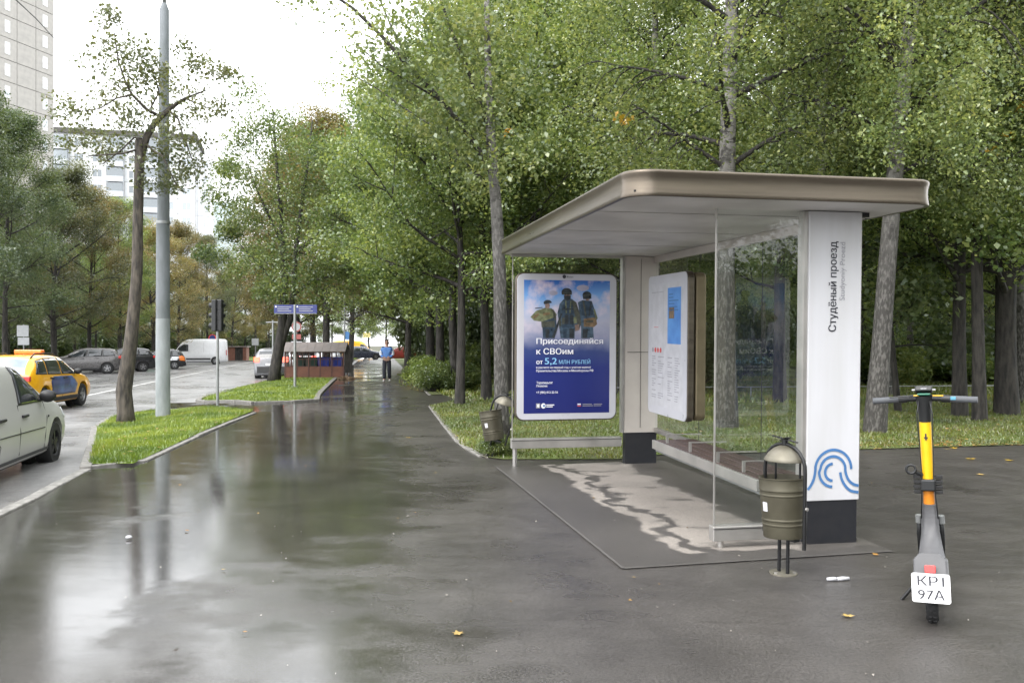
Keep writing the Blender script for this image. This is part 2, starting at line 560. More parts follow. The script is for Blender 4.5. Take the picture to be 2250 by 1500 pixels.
mat('scooter_grip', (.085, .09, .10), .7)
mat('plastic_black', (.012, .013, .014), .45)
mat('red_lens', (.45, .02, .015), .2, coat=.6)
mat('plate_white', (.80, .80, .82), .4)
mat('screen_cyan', (.10, .30, .42), .3)
mat('screen_green', (.02, .14, .09), .3)
mat('concrete_pole', (.17, .185, .20), .75, col2=(.12, .135, .14), scale=5, bump=.3, bscale=40, stretch=(1, 1, .35))
mat('concrete_pale', (.28, .30, .31), .7, col2=(.21, .23, .235), scale=6, bump=.3, bscale=40, stretch=(1, 1, .35))
mat('bark', (.095, .080, .064), .85, col2=(.022, .019, .016), scale=14, bump=1.0, bscale=16, stretch=(1, 1, .25))
mat('bark_dark', (.045, .040, .035), .85, col2=(.010, .009, .008), scale=14, bump=1.0, bscale=16, stretch=(1, 1, .25))
def birch_mat(name, pale, rough_to):
    m = bpy.data.materials.new(name); m.use_nodes = True
    nt = m.node_tree; N = nt.nodes; L = nt.links; bs = N['Principled BSDF']; bs.inputs['Roughness'].default_value = .8
    tc = N.new('ShaderNodeTexCoord')
    def noise(sc, st, det):
        q = N.new('ShaderNodeMapping'); q.inputs['Scale'].default_value = st; L.new(tc.outputs['Object'], q.inputs[0])
        n_ = N.new('ShaderNodeTexNoise'); n_.inputs['Scale'].default_value = sc; n_.inputs['Detail'].default_value = det; L.new(q.outputs[0], n_.inputs['Vector']); return n_.outputs['Fac']
    def mr(v, a_, b_, c_, d_):
        n_ = N.new('ShaderNodeMapRange'); n_.interpolation_type = 'SMOOTHSTEP'
        for k, x in zip(('From Min', 'From Max', 'To Min', 'To Max'), (a_, b_, c_, d_)): n_.inputs[k].default_value = x
        L.new(v, n_.inputs['Value']); return n_.outputs[0]
    def mul(p, q):
        n_ = N.new('ShaderNodeMath'); n_.operation = 'MULTIPLY'; L.new(p, n_.inputs[0]); L.new(q, n_.inputs[1]); return n_.outputs[0]
    dash = mr(noise(7, (1, 1, 7), 4), .33, .42, .25, 1.)           # level dashes
    scar = mr(noise(4.5, (1.4, 1.4, 1.1), 7), .38, .52, .12, 1.)     # black scars
    soft = mr(noise(18, (1, 1, .5), 5), .3, .7, .75, 1.1)
    furrow = mr(noise(30, (1, 1, .32), 7), .44, .66, .10, .50)      # corky lower trunk
    sep = N.new('ShaderNodeSeparateXYZ'); L.new(tc.outputs['Object'], sep.inputs[0])
    h = mr(sep.outputs[2], rough_to * .35, rough_to, 0., 1.)
    mx = N.new('ShaderNodeMix'); mx.data_type = 'FLOAT'; L.new(h, mx.inputs['Factor']); L.new(furrow, mx.inputs[2]); L.new(mul(mul(dash, scar), soft), mx.inputs[3])
    cm = N.new('ShaderNodeMix'); cm.data_type = 'RGBA'; cm.inputs[6].default_value = (.018, .016, .014, 1); cm.inputs[7].default_value = (*pale, 1); L.new(mx.outputs[0], cm.inputs['Factor'])
    L.new(cm.outputs[2], bs.inputs['Base Color'])
    bp = N.new('ShaderNodeBump'); bp.inputs['Strength'].default_value = .9; bp.inputs['Distance'].default_value = .02; L.new(mx.outputs[0], bp.inputs['Height']); L.new(bp.outputs[0], bs.inputs['Normal'])
    MATS[name] = m
birch_mat('birch_bark', (.25, .24, .225), 4.5)
birch_mat('birch_rough', (.21, .20, .187), 6.0)
leaf_mat('leaf_green', [(0.075, 0.138, 0.030), (0.121, 0.196, 0.041), (0.172, 0.247, 0.048), (0.230, 0.287, 0.063)])
leaf_mat('leaf_birch', [(0.106, 0.168, 0.047), (0.157, 0.230, 0.062), (0.213, 0.280, 0.078), (0.302, 0.347, 0.095)])
leaf_mat('leaf_lime', [(0.129, 0.220, 0.025), (0.202, 0.312, 0.037), (0.275, 0.367, 0.046)])
leaf_mat('leaf_autumn', [(.14, .15, .035), (.20, .18, .045), (.25, .19, .05), (.17, .18, .04), (.28, .19, .06)])
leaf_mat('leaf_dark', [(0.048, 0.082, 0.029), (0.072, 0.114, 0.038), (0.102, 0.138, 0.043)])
leaf_mat('leaf_dusty', [(0.075, 0.090, 0.039), (0.112, 0.120, 0.048), (0.090, 0.128, 0.042)])
leaf_mat('leaf_yellow', [(.50, .26, .02), (.42, .30, .03), (.55, .33, .03)], .3, 1.0)
leaf_mat('grass_blade', [(.100, .160, .014), (.150, .225, .022), (.190, .260, .030), (.150, .190, .030)], .3, 1.0, .9)
leaf_mat('grass_dull', [(.090, .135, .016), (.125, .180, .021), (.155, .180, .032), (.165, .150, .048)], .2, 1.0, .5)
leaf_mat('litter_brown', [(.16, .10, .045), (.10, .065, .035), (.24, .17, .08), (.07, .05, .03)], .1, .9)
mat('paint_red', (.22, .025, .02), .35, coat=.5)
leaf_mat('litter_leaf', [(.35, .22, .05), (.25, .15, .05), (.45, .33, .10), (.16, .10, .04)], .1, 1.0)
glass_mat('shelter_glass', (.965, .98, .972))
mat('tower_panel', (.40, .38, .36), .85, col2=(.34, .325, .31), scale=1.5)
mat('tower_joint', (.45, .44, .43), .9)
mat('block_panel', (.66, .67, .69), .85, col2=(.58, .59, .62), scale=1.0)
mat('block_joint', (.55, .55, .57), .9)
mat('roof_felt', (.10, .095, .09), .9)
mat('window_pane', (.45, .48, .52), .08, .35)
mat('window_frame', (.75, .75, .75), .5)
mat('window_dark', (.36, .39, .43), .10, .3)
mat('balcony', (.55, .57, .62), .6)
mat('green_block', (.45, .52, .52), .85)
mat('paint_silver', (.44, .44, .42), .42, .1, coat=.25, col2=(.40, .40, .38), scale=1)
mat('paint_taxi', (.80, .40, .012), .3, coat=.8, col2=(.74, .36, .01))
mat('paint_grey', (.085, .080, .080), .28, .4, coat=.7)
mat('paint_black', (.014, .014, .017), .25, coat=.8)
mat('paint_white', (.72, .73, .76), .3, coat=.6, col2=(.66, .67, .70))
mat('paint_navy', (.045, .050, .075), .28, .3, coat=.7)
mat('paint_suv_silver', (.20, .205, .22), .3, .3, coat=.6)
mat('car_graphic_blue', (.025, .040, .13), .3, coat=.5, col2=(.06, .13, .32), scale=2.0, ramp=(.40, .60))
mat('car_graphic_green', (.02, .40, .22), .3, coat=.5)
mat('car_graphic_orange', (.80, .20, .02), .3, coat=.5)
mat('car_glass', (.018, .022, .026), .06, coat=1.0, col2=(.030, .034, .040), scale=1)
mat('rear_glass_tint', (.10, .13, .28), .06, coat=1.0, col2=(.25, .32, .55), scale=1.2)
mat('trim_black', (.015, .015, .016), .5)
mat('cladding', (.035, .035, .037), .6)
mat('rim_alloy', (.30, .30, .31), .35, .7)
mat('lamp_clear', (.70, .72, .75), .12, .2, coat=.8)
mat('brake_red', (.50, .02, .015), .2, coat=.7)
mat('brake_lit', (.9, .05, .03), .3, emit=((1, .08, .05), 2.5))
mat('amber', (.75, .20, .02), .25)
mat('shed_brown', (.170, .070, .045), .7, col2=(.120, .050, .034), scale=3)
mat('shed_post', (.09, .035, .026), .6)
mat('shed_roof', (.20, .165, .150), .5, .2, col2=(.15, .125, .115), scale=3)
mat('bin_blue', (.02, .05, .40), .4)
mat('bin_green', (.02, .06, .045), .5)
mat('sign_red', (.30, .09, .08), .6)
mat('sign_blue', (.030, .040, .17), .5)
mat('sign_grey', (.35, .36, .37), .5, .3)
mat('sign_yellow', (.70, .60, .25), .5)
mat('galvanised', (.30, .31, .31), .5, .6)
mat('cloth_blue', (.06, .16, .42), .8, col2=(.10, .22, .50), scale=8)
mat('cloth_pale', (.55, .58, .63), .85)
mat('cloth_navy', (.016, .018, .028), .85)
mat('skin', (.42, .25, .18), .55)
mat('hair', (.05, .035, .025), .7)
mat('shoe', (.55, .55, .56), .6)
mat('wire_black', (.02, .02, .02), .6)

# wet and dry patches of the old paving under the shelter roof
def shelter_floor_mat():
    m = bpy.data.materials.new('shelter_paving'); m.use_nodes = True
    nt = m.node_tree; N = nt.nodes; L = nt.links; b = N['Principled BSDF']
    tc = N.new('ShaderNodeTexCoord')
    sep = N.new('ShaderNodeSeparateXYZ'); L.new(tc.outputs['Object'], sep.inputs[0])
    def noise(s, d, mp=None):
        n = N.new('ShaderNodeTexNoise'); n.inputs['Scale'].default_value = s; n.inputs['Detail'].default_value = d
        if mp:
            q = N.new('ShaderNodeMapping'); q.inputs['Scale'].default_value = mp; L.new(tc.outputs['Object'], q.inputs[0]); L.new(q.outputs[0], n.inputs['Vector'])
        else: L.new(tc.outputs['Object'], n.inputs['Vector'])
        return n.outputs['Fac']
    def mth(op, a, c):
        n = N.new('ShaderNodeMath'); n.operation = op
        for i, v in enumerate((a, c)):
            if isinstance(v, (int, float)): n.inputs[i].default_value = v
            else: L.new(v, n.inputs[i])
        return n.outputs[0]
    def mr(v, a, c, d=0., e=1.):
        n = N.new('ShaderNodeMapRange'); n.interpolation_type = 'SMOOTHSTEP'
        for k, x in zip(('From Min', 'From Max', 'To Min', 'To Max'), (a, c, d, e)): n.inputs[k].default_value = x
        L.new(v, n.inputs['Value']); return n.outputs[0]
    # local x runs across the shelter, rain is blown in from the open (low x) side
    x, y = sep.outputs[0], sep.outputs[1]
    wob = mth('ADD', mth('MULTIPLY', mth('SUBTRACT', noise(1.3, 6), .5), .55), mth('MULTIPLY', mth('SUBTRACT', noise(4.5, 6), .5), .20))
    xx = mth('ADD', x, wob)
    dry_edge = mr(xx, -1.04, -.98)                                   # dry inside this line
    run = mr(mth('ABSOLUTE', mth('SUBTRACT', mth('ADD', xx, mth('MULTIPLY', wob, .8)), -.80), 0), .02, .09)   # the runnel of water
    near = mr(mth('ADD', y, wob), -.12, -.08)
    stains = mr(noise(2.2, 5, (1, 1.6, 1)), .56, .68, 1., .35)
    back = mr(mth('ADD', xx, mth('MULTIPLY', wob, .5)), -.12, .02, 1., .15)
    dry = mth('MULTIPLY', mth('MULTIPLY', mth('MULTIPLY', dry_edge, run), near), mth('MULTIPLY', stains, back))
    grain = mr(noise(150, 3), .3, .7, .75, 1.25)
    tone = mr(noise(1.1, 6), .3, .7, .85, 1.15)
    mx = N.new('ShaderNodeMix'); mx.data_type = 'RGBA'
    mx.inputs[6].default_value = (.062, .057, .053, 1); mx.inputs[7].default_value = (.21, .188, .168, 1)
    L.new(dry, mx.inputs['Factor'])
    mu = N.new('ShaderNodeMix'); mu.data_type = 'RGBA'; mu.blend_type = 'MULTIPLY'; mu.inputs['Factor'].default_value = 1
    cc = N.new('ShaderNodeCombineColor'); tv = mth('MULTIPLY', grain, tone)
    for i in range(3): L.new(tv, cc.inputs[i])
    L.new(mx.outputs[2], mu.inputs[6]); L.new(cc.outputs[0], mu.inputs[7]); L.new(mu.outputs[2], b.inputs['Base Color'])
    L.new(mr(dry, 0, 1, .42, .85), b.inputs['Roughness'])
    bp = N.new('ShaderNodeBump'); bp.inputs['Strength'].default_value = .3; bp.inputs['Distance'].default_value = .006
    L.new(noise(150, 3), bp.inputs['Height']); L.new(bp.outputs[0], b.inputs['Normal'])
    MATS['shelter_paving'] = m
shelter_floor_mat()

# ------------------------------------------------------------------ ground
def zlow(x, y): return gz(x, y) - .35
g = MB()
g.add([(-600, -300, -.6), (600, -300, -.6), (600, 900, -3.2), (-600, 900, -3.2)], [(0, 1, 2, 3)])
tag(g.obj('ground', 'soil'), kind='structure')

def street(su, sv): return (-.165 * su + .986 * sv, .986 * su + .165 * sv)
KERB = .10
road_poly = [street(-30, -60), street(-30, 6), street(150, 6), street(150, -60)]
sheet('road', road_poly, -KERB, 'road_asphalt', 3.0)

pave_px = [(0, 1132), (100, 1078), (150, 1050), (188, 1030), (292, 1027), (345, 1002), (450, 953), (560, 909), (500, 899), (400, 895), (352, 893), (360, 885),
           (430, 884), (560, 888), (697, 883), (700, 868), (735, 835), (762, 812), (792, 788), (812, 772)]
pave_right = [(845, 770), (862, 785), (890, 812), (930, 855), (945, 868), (1010, 866), (1012, 876), (945, 893), (975, 932), (1012, 977), (1060, 1004), (1110, 1010), (1360, 1010), (1450, 1000), (1640, 996), (1890, 988), (2250, 978)]
PAVE = [P(*p) for p in pave_px] + [P(*p) for p in pave_right]
far_l, far_r = Vector(street(118, -3.0)), Vector(street(118, -.6))
i_l = len(pave_px)
PAVE_XY = [(-4.0, -8), (-4.25, 3)] + [(p.x, p.y) for p in PAVE[:i_l]] + [(p.x, p.y) for p in PAVE[i_l:]] + [(24, 13.6), (24, -8)]
sheet('pavement', PAVE_XY, 0, 'pavement_asphalt', 1.0)

# the woodland floor to the right of the pavement, and the lawn along its edge
lawn_xy = [(p.x, p.y) for p in PAVE[i_l:]]
lawn_xy = [(x - .02, y + .0) for x, y in lawn_xy] + [(60, 14.5), (60, 150), (4, 150)]
sheet('woodland_ground', lawn_xy, .012, 'woodland_floor', 2.5)
isl1_px = [(196, 1022), (292, 1021), (345, 996), (450, 947), (556, 904), (520, 900), (430, 898), (330, 903), (255, 915), (214, 940), (207, 980)]
ISL1 = [P(*p) for p in isl1_px]
sheet('lawn_island', [(p.x, p.y) for p in ISL1], .02, 'turf', .5)
isl2_px = [(440, 879), (560, 883), (692, 879), (697, 866), (730, 833), (752, 820), (640, 821), (600, 834), (520, 853), (450, 871)]
ISL2 = [P(*p) for p in isl2_px]
sheet('lawn_island_beyond', [(p.x, p.y) for p in ISL2], .02, 'turf', 1.0)
ISL3 = [P(770, 793), P(788, 786), P(806, 770), P(790, 768), P(745, 770), P(748, 788)]
sheet('lawn_island_far', [(p.x, p.y) for p in ISL3], .02, 'turf', 2.0)
opp = [Q(-700, 48), Q(-60, 56), Q(110, 66), Q(250, 78), Q(380, 92), Q(500, 100), Q(580, 100), Q(625, 122), Q(660, 150), Q(-300, 150), Q(-1800, 90)]
OPP = [(p.x, p.y) for p in opp]
sheet('lawn_across_road', OPP, .02, 'turf', 3.0)

# kerbs laid from single stones
def kerb_run(name, pts, width=.13, top=.012, depth=.16, stone=1.0, close=False):
    root = bpy.data.objects.new(name, None); COL.objects.link(root); root['kind'] = 'structure'
    pts = [Vector((p[0], p[1], 0)) for p in pts]
    if close: pts.append(pts[0])
    # resample
    L = [0]
    for a, b in zip(pts, pts[1:]): L.append(L[-1] + (b - a).length)
    n = max(1, round(L[-1] / stone))
    def on(s):
        for i in range(len(pts) - 1):
            if s <= L[i + 1] + 1e-9:
                t = (s - L[i]) / max(1e-9, L[i + 1] - L[i]); return pts[i].lerp(pts[i + 1], t)
        return pts[-1]
    for k in range(n):
        a, b = on(L[-1] * k / n), on(L[-1] * (k + 1) / n)
        d = b - a
        ln = d.length - .012
        if ln < .05: continue
        mid = (a + b) / 2
        z = gz(mid.x, mid.y) + top + random.uniform(-.006, .006)
        m = MB().box((0, 0, -depth / 2), (ln, width, depth))
        slope = math.atan2(gz(b.x, b.y) - gz(a.x, a.y), d.length)
        m.obj('kerb_stone', 'kerb_stone', root, bevel=.012, loc=(mid.x, mid.y, z), rot=Euler((random.uniform(-.02, .02), -slope, math.atan2(d.y, d.x) + random.uniform(-.006, .006))))
    return root
kerb_run('kerb_beside_road', [(-4.05, -2), (-4.3, 3)] + [P(*p) for p in pave_px[:4]])
kerb_run('kerb_of_lawn_roadside', [P(188, 1030), P(201, 980), P(208, 941), P(250, 914), P(328, 901), P(430, 896.5)], top=.03)
kerb_run('kerb_of_lawn_pavement_side', [P(192, 1027), P(292, 1025), P(345, 1000), P(450, 951), P(559, 907)], width=.09, top=.025)
kerb_run('kerb_of_lawn_beyond', [P(510, 858), P(450, 872), P(434, 880), P(445, 883), P(560, 886), P(695, 882), P(699, 868), P(733, 835), P(758, 816)], width=.16, top=.05)
kerb_run('kerb_of_woodland', [P(845, 770), P(862, 785), P(890, 812), P(930, 855), P(945, 868)], width=.09, top=.02)
kerb_run('kerb_by_far_bin', [P(945, 893), P(975, 932), P(1012, 977), P(1060, 1004)], width=.09, top=.02)
kerb_run('kerb_across_road', [OPP[k] for k in range(0, 9)], width=.16, top=.03, stone=2.0)

# road markings
def strip(name, a, b, w, dz, material):
    a, b = Vector(a), Vector(b); d = (b - a).normalized(); n = Vector((-d.y, d.x)) * w / 2
    return sheet(name, [a + n, a - n, b - n, b + n], dz, material, 3.0, kind=None)
c0, c1 = P(195, 868, -KERB).xy, P(600, 785, -KERB).xy
marks = bpy.data.objects.new('road_markings', None); COL.objects.link(marks); marks['kind'] = 'structure'
dirn = (c1 - c0).normalized()
strip('lane_line', c0 - dirn * 14, c1 + dirn * 30, .14, -KERB + .005, 'road_paint').parent = marks
off = Vector((-dirn.y, dirn.x))
for k in range(7):
    a = c0 + off * 3.6 + dirn * (k * 9 - 6)
    strip('lane_dash', a, a + dirn * 4, .13, -KERB + .005, 'road_paint').parent = marks
for q in (1.1, 2.5):
    a = c0 + off * q
    strip('road_seam', a - dirn * 14, a + dirn * 60, .09, -KERB + .004, 'black_base').parent = marks

# ------------------------------------------------------------------ grass (nobody could count it)
def grass(name, polys, n, h, w, material, label, seed, near=None):
    rng = np.random.default_rng(seed)
    pts = []
    areas = []
    for pl in polys:
        xs = [p[0] for p in pl]; ys = [p[1] for p in pl]
        areas.append((max(xs) - min(xs)) * (max(ys) - min(ys)))
    tot = sum(areas)
    for pl, ar in zip(polys, areas):
        xs = np.array([p[0] for p in pl]); ys = np.array([p[1] for p in pl])
        m = int(n * ar / tot)
        X = rng.uniform(xs.min(), xs.max(), m); Y = rng.uniform(ys.min(), ys.max(), m)
        ins = np.zeros(m, bool); j = len(pl) - 1
        for i in range(len(pl)):
            cond = ((ys[i] > Y) != (ys[j] > Y)) & (X < (xs[j] - xs[i]) * (Y - ys[i]) / (ys[j] - ys[i] + 1e-12) + xs[i])
            ins ^= cond; j = i
        pts.append(np.stack([X[ins], Y[ins]], 1))
    pts = np.concatenate(pts)
    N = len(pts)
    Z = np.array([gz(x, y) for x, y in pts]) + .015
    a = rng.uniform(0, 2 * np.pi, N); hh = h * rng.uniform(.45, 1.35, N) * (.75 + .5 * (np.sin(pts[:, 0] * 2.3) * np.sin(pts[:, 1] * 1.9) * .5 + .5)); lean = rng.uniform(.1, .9, N) * hh
    ww = w * rng.uniform(.7, 1.3, N)
    b = rng.uniform(0, 2 * np.pi, N)
    base = np.column_stack([pts, Z])
    dv = np.column_stack([np.cos(a), np.sin(a), np.zeros(N)])
    lv = np.column_stack([np.cos(b), np.sin(b), np.zeros(N)])
    V = np.stack([base - dv * ww[:, None] / 2, base + dv * ww[:, None] / 2, base + lv * lean[:, None] + np.array([0, 0, 1]) * hh[:, None]], 1).reshape(-1, 3)
    F = np.arange(3 * N).reshape(-1, 3)
    o = link_mesh(name, quick_mesh(name, V, F, material))
    return tag(o, label, 'grass', kind='stuff')
grass('grass', [[(p.x, p.y) for p in ISL1]], 90000, .055, .016, 'grass_blade', 'bright mown grass on the lawn island around the crooked tree', 1)
grass('grass', [[(p.x, p.y) for p in ISL2]], 70000, .055, .03, 'grass_blade', 'bright mown grass on the lawn beyond the cross path', 2)
grass('grass', [[(p.x, p.y) for p in ISL3]], 12000, .06, .07, 'grass_blade', 'small patch of bright grass beside the far end of the pavement', 3)
lawn_near = [(x, y + .03) for x, y in lawn_xy[6:len(pave_right)]] + [(24, 14.0), (24, 21), (-1.4, 23.0)]
grass('grass', [lawn_near], 170000, .042, .020, 'grass_dull', 'rough grass behind the bus shelter and along the wood', 4)
grass('grass', [[(x, y) for x, y in ((24, 21), (24, 40), (-6, 45), (-1.4, 23))]], 60000, .10, .05, 'grass_dull', 'thin grass under the trees deeper in the wood', 5)
# ------------------------------------------------------------------ bus shelter
SH_ROT = Euler((.020, 0, R(10.54)))
SH = thing('bus_shelter', 'open metal and glass bus shelter with bronze edged flat roof and white name pillar', 'bus shelter', (2.207, 6.48, 0), SH_ROT)
def sp(name): 
    o = bpy.data.objects.new(name, None); COL.objects.link(o); o.parent = SH; return o

# floor patch under it (part of the setting)
fl = MB()
n = 12
pl = [(-2.02, -1.02), (.9, -.62), (.9, 4.5), (-1.75, 4.2), (-1.95, 2.6)]
fo = fl.prism([(x, y) for x, y in [(-1.55, -.33), (.50, -.10), (.56, 4.55), (-1.62, 4.55)]], 0, .001)
fo = MB()
cols = 6
A, B, C_, D_ = Vector((-1.56, -.40)), Vector((.52, -.30)), Vector((.60, 4.62)), Vector((-1.62, 4.45))
grid = []
Mz = Matrix.Rotation(R(10.54), 3, 'Z')
for j in range(cols + 1):
    for i in range(cols + 1):
        p = A.lerp(B, i / cols).lerp(D_.lerp(C_, i / cols), j / cols)
        w = Mz @ Vector((p.x, p.y, 0)) + Vector((2.207, 6.48, 0))
        grid.append((p.x, p.y, gz(w.x, w.y) + .004))
fo.add(grid, [(j * (cols + 1) + i, j * (cols + 1) + i + 1, (j + 1) * (cols + 1) + i + 1, (j + 1) * (cols + 1) + i) for j in range(cols) for i in range(cols)])
tag(fo.obj('shelter_paving', 'shelter_paving', loc=(2.207, 6.48, 0), rot=(0, 0, R(10.54)), smooth_=True), kind='structure')

# pale seam along the edge of the patch
def seam_strip(p, q, w=.022):
    d_ = (q - p).normalized(); n_ = Vector((-d_.y, d_.x)) * w / 2; vs_ = []
    for k in range(9):
        m_ = p.lerp(q, k / 8)
        for s_ in (-1, 1):
            v_ = Mz @ Vector((m_.x + n_.x * s_, m_.y + n_.y * s_, 0)) + Vector((2.207, 6.48, 0))
            vs_.append((v_.x, v_.y, gz(v_.x, v_.y) + .0075))
    tag(MB().add(vs_, [(2 * k, 2 * k + 1, 2 * k + 3, 2 * k + 2) for k in range(8)]).obj('paving_seam', 'seam_mortar', smooth_=True), kind='structure')
seam_strip(A, D_); seam_strip(A, B)
# near pillar with the stop name
near = MB().b2((0, .004, .33), (.428, .12, 2.497)).obj('name_pillar', 'white_panel', SH, bevel=.004)
tag(near, 'white pillar with the stop name and a blue wave emblem')
MB().b2((.012, .012, -.06), (.416, .112, .33)).obj('plinth', 'black_base', near)
MB().b2((-.03, .02, .30), (-.001, .118, 2.497)).obj('edge_strip', 'steel', near)
MB().b2((.4285, .01, .33), (.434, .115, 2.497)).obj('edge_strip', 'steel', near)
def vtext(txt, x, z0, length, height, material, bold):
    me = text_mesh('lettering', txt, material, bold, width=length, height=height)
    o = link_mesh('lettering', me, near)
    o.matrix_local = Matrix.Translation((x, -.0005, z0)) @ Matrix.Rotation(R(90), 4, 'X') @ Matrix.Rotation(R(90), 4, 'Z')
    return o
vtext('Студёный проезд', .222, 1.600, .675, .062, 'ink_dark', .03)
vtext('Studyoniy Proezd', .290, 1.835, .435, .045, 'ink_grey', 0)

def ribbon(pts, w):
    """flat stroke in the XZ plane"""
    P2 = [Vector(p) for p in pts]; vs = []; fs = []
    for i, p in enumerate(P2):
        t = (P2[min(i + 1, len(P2) - 1)] - P2[max(i - 1, 0)]).normalized(); n_ = Vector((-t.y, t.x)) * w / 2
        vs += [(p.x + n_.x, -.0005, p.y + n_.y), (p.x - n_.x, -.0005, p.y - n_.y)]
    for i in range(len(P2) - 1): fs.append((2 * i, 2 * i + 1, 2 * i + 3, 2 * i + 2))
    return vs, fs
def spl(pts, m=8):
    out = []
    pts = [Vector(p) for p in pts]
    for i in range(len(pts) - 1):
        p0, p1, p2, p3 = pts[max(0, i - 1)], pts[i], pts[i + 1], pts[min(len(pts) - 1, i + 2)]
        for k in range(m):
            t = k / m
            out.append(.5 * ((2 * p1) + (p2 - p0) * t + (2 * p0 - 5 * p1 + 4 * p2 - p3) * t * t + (3 * p1 - p0 - 3 * p2 + p3) * t ** 3))
    out.append(pts[-1]); return out
def lg(q): return ((q[0] - 1220) / 463 * .428, .345 + (750 - q[1]) / 1077)
def arc(c, r, a0, a1, n=18): return [(c[0] + r * math.cos(R(a0 + (a1 - a0) * i / n)), c[1] - r * math.sin(R(a0 + (a1 - a0) * i / n))) for i in range(n + 1)]
strokes = [[(1225, 672), (1255, 635), (1280, 580), (1291, 520)] + arc((1450, 515), 160, 172, 0, 20),
           arc((1447, 532), 122, 268, 180, 10) + arc((1447, 520), 112, 172, 12, 16) + [(1560, 540), (1585, 600), (1630, 638), (1678, 652)],
           arc((1447, 536), 69, 268, 92, 14),
           [(1512, 538), (1524, 590), (1555, 645), (1605, 690), (1678, 706)]]
for s_ in strokes:
    v_, f_ = ribbon(spl([lg(q) for q in s_], 3), .0205)
    MB().add(v_, f_).obj('wave_stroke', 'ink_blue', near)

# far pillar
far = MB().b2((.0, 4.39, .30), (.43, 4.51, 2.497)).obj('rear_pillar', 'beige_panel', SH, bevel=.004)
MB().b2((.01, 4.398, -.16), (.42, 4.50, .30)).obj('plinth', 'black_base', far)
MB().b2((-.035, 4.40, .30), (-.002, 4.50, 2.497)).obj('edge_strip', 'steel', far)
MB().b2((.03, 4.384, 1.302), (.40, 4.389, 1.308)).obj('panel_seam', 'trim_black', far)
MB().b2((.20, 4.384, .36), (.203, 4.389, 2.47)).obj('panel_seam', 'trim_black', far)

# roof
def ring(off, z, x0=-1.555, x1=.755, y0=-.456, y1=4.63, r=.20, n=8):
    w, h = x1 - x0 + 2 * off, y1 - y0 + 2 * off
    return [(x + (x0 + x1) / 2, y + (y0 + y1) / 2, z) for x, y in rrect(w, h, max(.02, r + off), n)]
prof = [(-.03, 2.502), (-.002, 2.502), (.0, 2.505), (-.003, 2.530), (-.007, 2.56), (-.009, 2.59), (-.008, 2.62), (-.004, 2.640), (.001, 2.656), (.002, 2.666), (-.002, 2.675), (-.010, 2.679), (-.04, 2.681)]
rings = [ring(o_, z_) for o_, z_ in prof]
fa = MB(); m_ = len(rings[0])
for r_ in rings: fa.v += r_
for i in range(len(rings) - 1):
    for k in range(m_): fa.f.append((i * m_ + k, i * m_ + (k + 1) % m_, (i + 1) * m_ + (k + 1) % m_, (i + 1) * m_ + k))
roof = fa.obj('roof_fascia', 'bronze_trim', SH, smooth_=True)
rt = MB(); r_ = ring(-.039, 2.6795); rt.add(r_, [tuple(range(m_))]); rt.obj('roof_deck', 'roof_felt', roof)
def clip_y(poly, y, keep_above):
    out = []
    for p, q in zip(poly, poly[1:] + poly[:1]):
        ip, iq = (p[1] >= y) == keep_above, (q[1] >= y) == keep_above
        if ip: out.append(p)
        if ip != iq:
            t_ = (y - p[1]) / (q[1] - p[1]); out.append((p[0] + (q[0] - p[0]) * t_, y))
    return out
outl = [(p[0], p[1]) for p in ring(-.031, 0)]
for a, b in ((-.43, .375), (.425, 1.705), (1.755, 3.035), (3.085, 4.60)):
    MB().prism(clip_y(clip_y(outl, a, True), b, False), 2.5035, 2.53).obj('soffit_panel', 'soffit', roof)
MB().b2((-1.5, -.4, 2.533), (.58, 4.58, 2.545)).obj('soffit_backing', 'trim_black', roof)
MB().b2((.44, .05, 2.47), (.52, .11, 2.502)).obj('bracket', 'trim_black', roof)

# glass side screens
gl1 = MB().b2((-.715, .045, .17), (-.032, .055, 2.499)).obj('side_glass', 'shelter_glass', SH)
MB().b2((-.722, .04, .17), (-.714, .06, 2.499)).obj('glass_edge', 'steel', gl1)
ra = MB().b2((-.74, .005, .055), (-.032, .095, .165)).obj('lower_rail', 'steel', SH, bevel=.006)
MB().b2((-.74, 0, .145), (-.032, .004, .150)).obj('rail_groove', 'trim_black', ra)
MB().tube([(-.665, .05, -.06), (-.665, .05, .06)], .022, 12).obj('foot', 'steel', ra, smooth_=True, sharp=50)
gl2 = MB().b2((-1.415, 4.435, .24), (-.04, 4.445, 2.499)).obj('side_glass', 'shelter_glass', SH)
MB().b2((-1.424, 4.43, .24), (-1.414, 4.45, 2.499)).obj('glass_edge', 'steel', gl2)
MB().b2((-1.44, 4.395, 2.47), (-.04, 4.485, 2.501)).obj('upper_rail', 'steel', gl2)
rb = MB().b2((-1.435, 4.39, .13), (-.037, 4.49, .25)).obj('lower_rail', 'steel', SH, bevel=.006)
MB().b2((-1.435, 4.384, .225), (-.037, 4.389, .231)).obj('rail_groove', 'trim_black', rb)
MB().tube([(-1.385, 4.44, -.16), (-1.385, 4.44, .14)], .028, 12).obj('foot', 'steel', rb, smooth_=True, sharp=50)

# back wall: three panes under a beam
for a, b in ((.125, 1.535), (1.547, 3.005), (3.017, 4.385)):
    MB().b2((.395, a, .36), (.405, b, 2.42)).obj('back_pane', 'shelter_glass', SH)
MB().b2((.375, .122, 2.42), (.425, 4.388, 2.501)).obj('back_beam', 'beige_panel', SH)
MB().b2((.38, .122, .30), (.42, 4.388, .36)).obj('back_sill', 'steel', SH)
for y_ in (1.541, 3.011):
    MB().b2((.398, y_ - .004, .36), (.402, y_ + .004, 2.42)).obj('pane_joint', 'trim_black', SH)

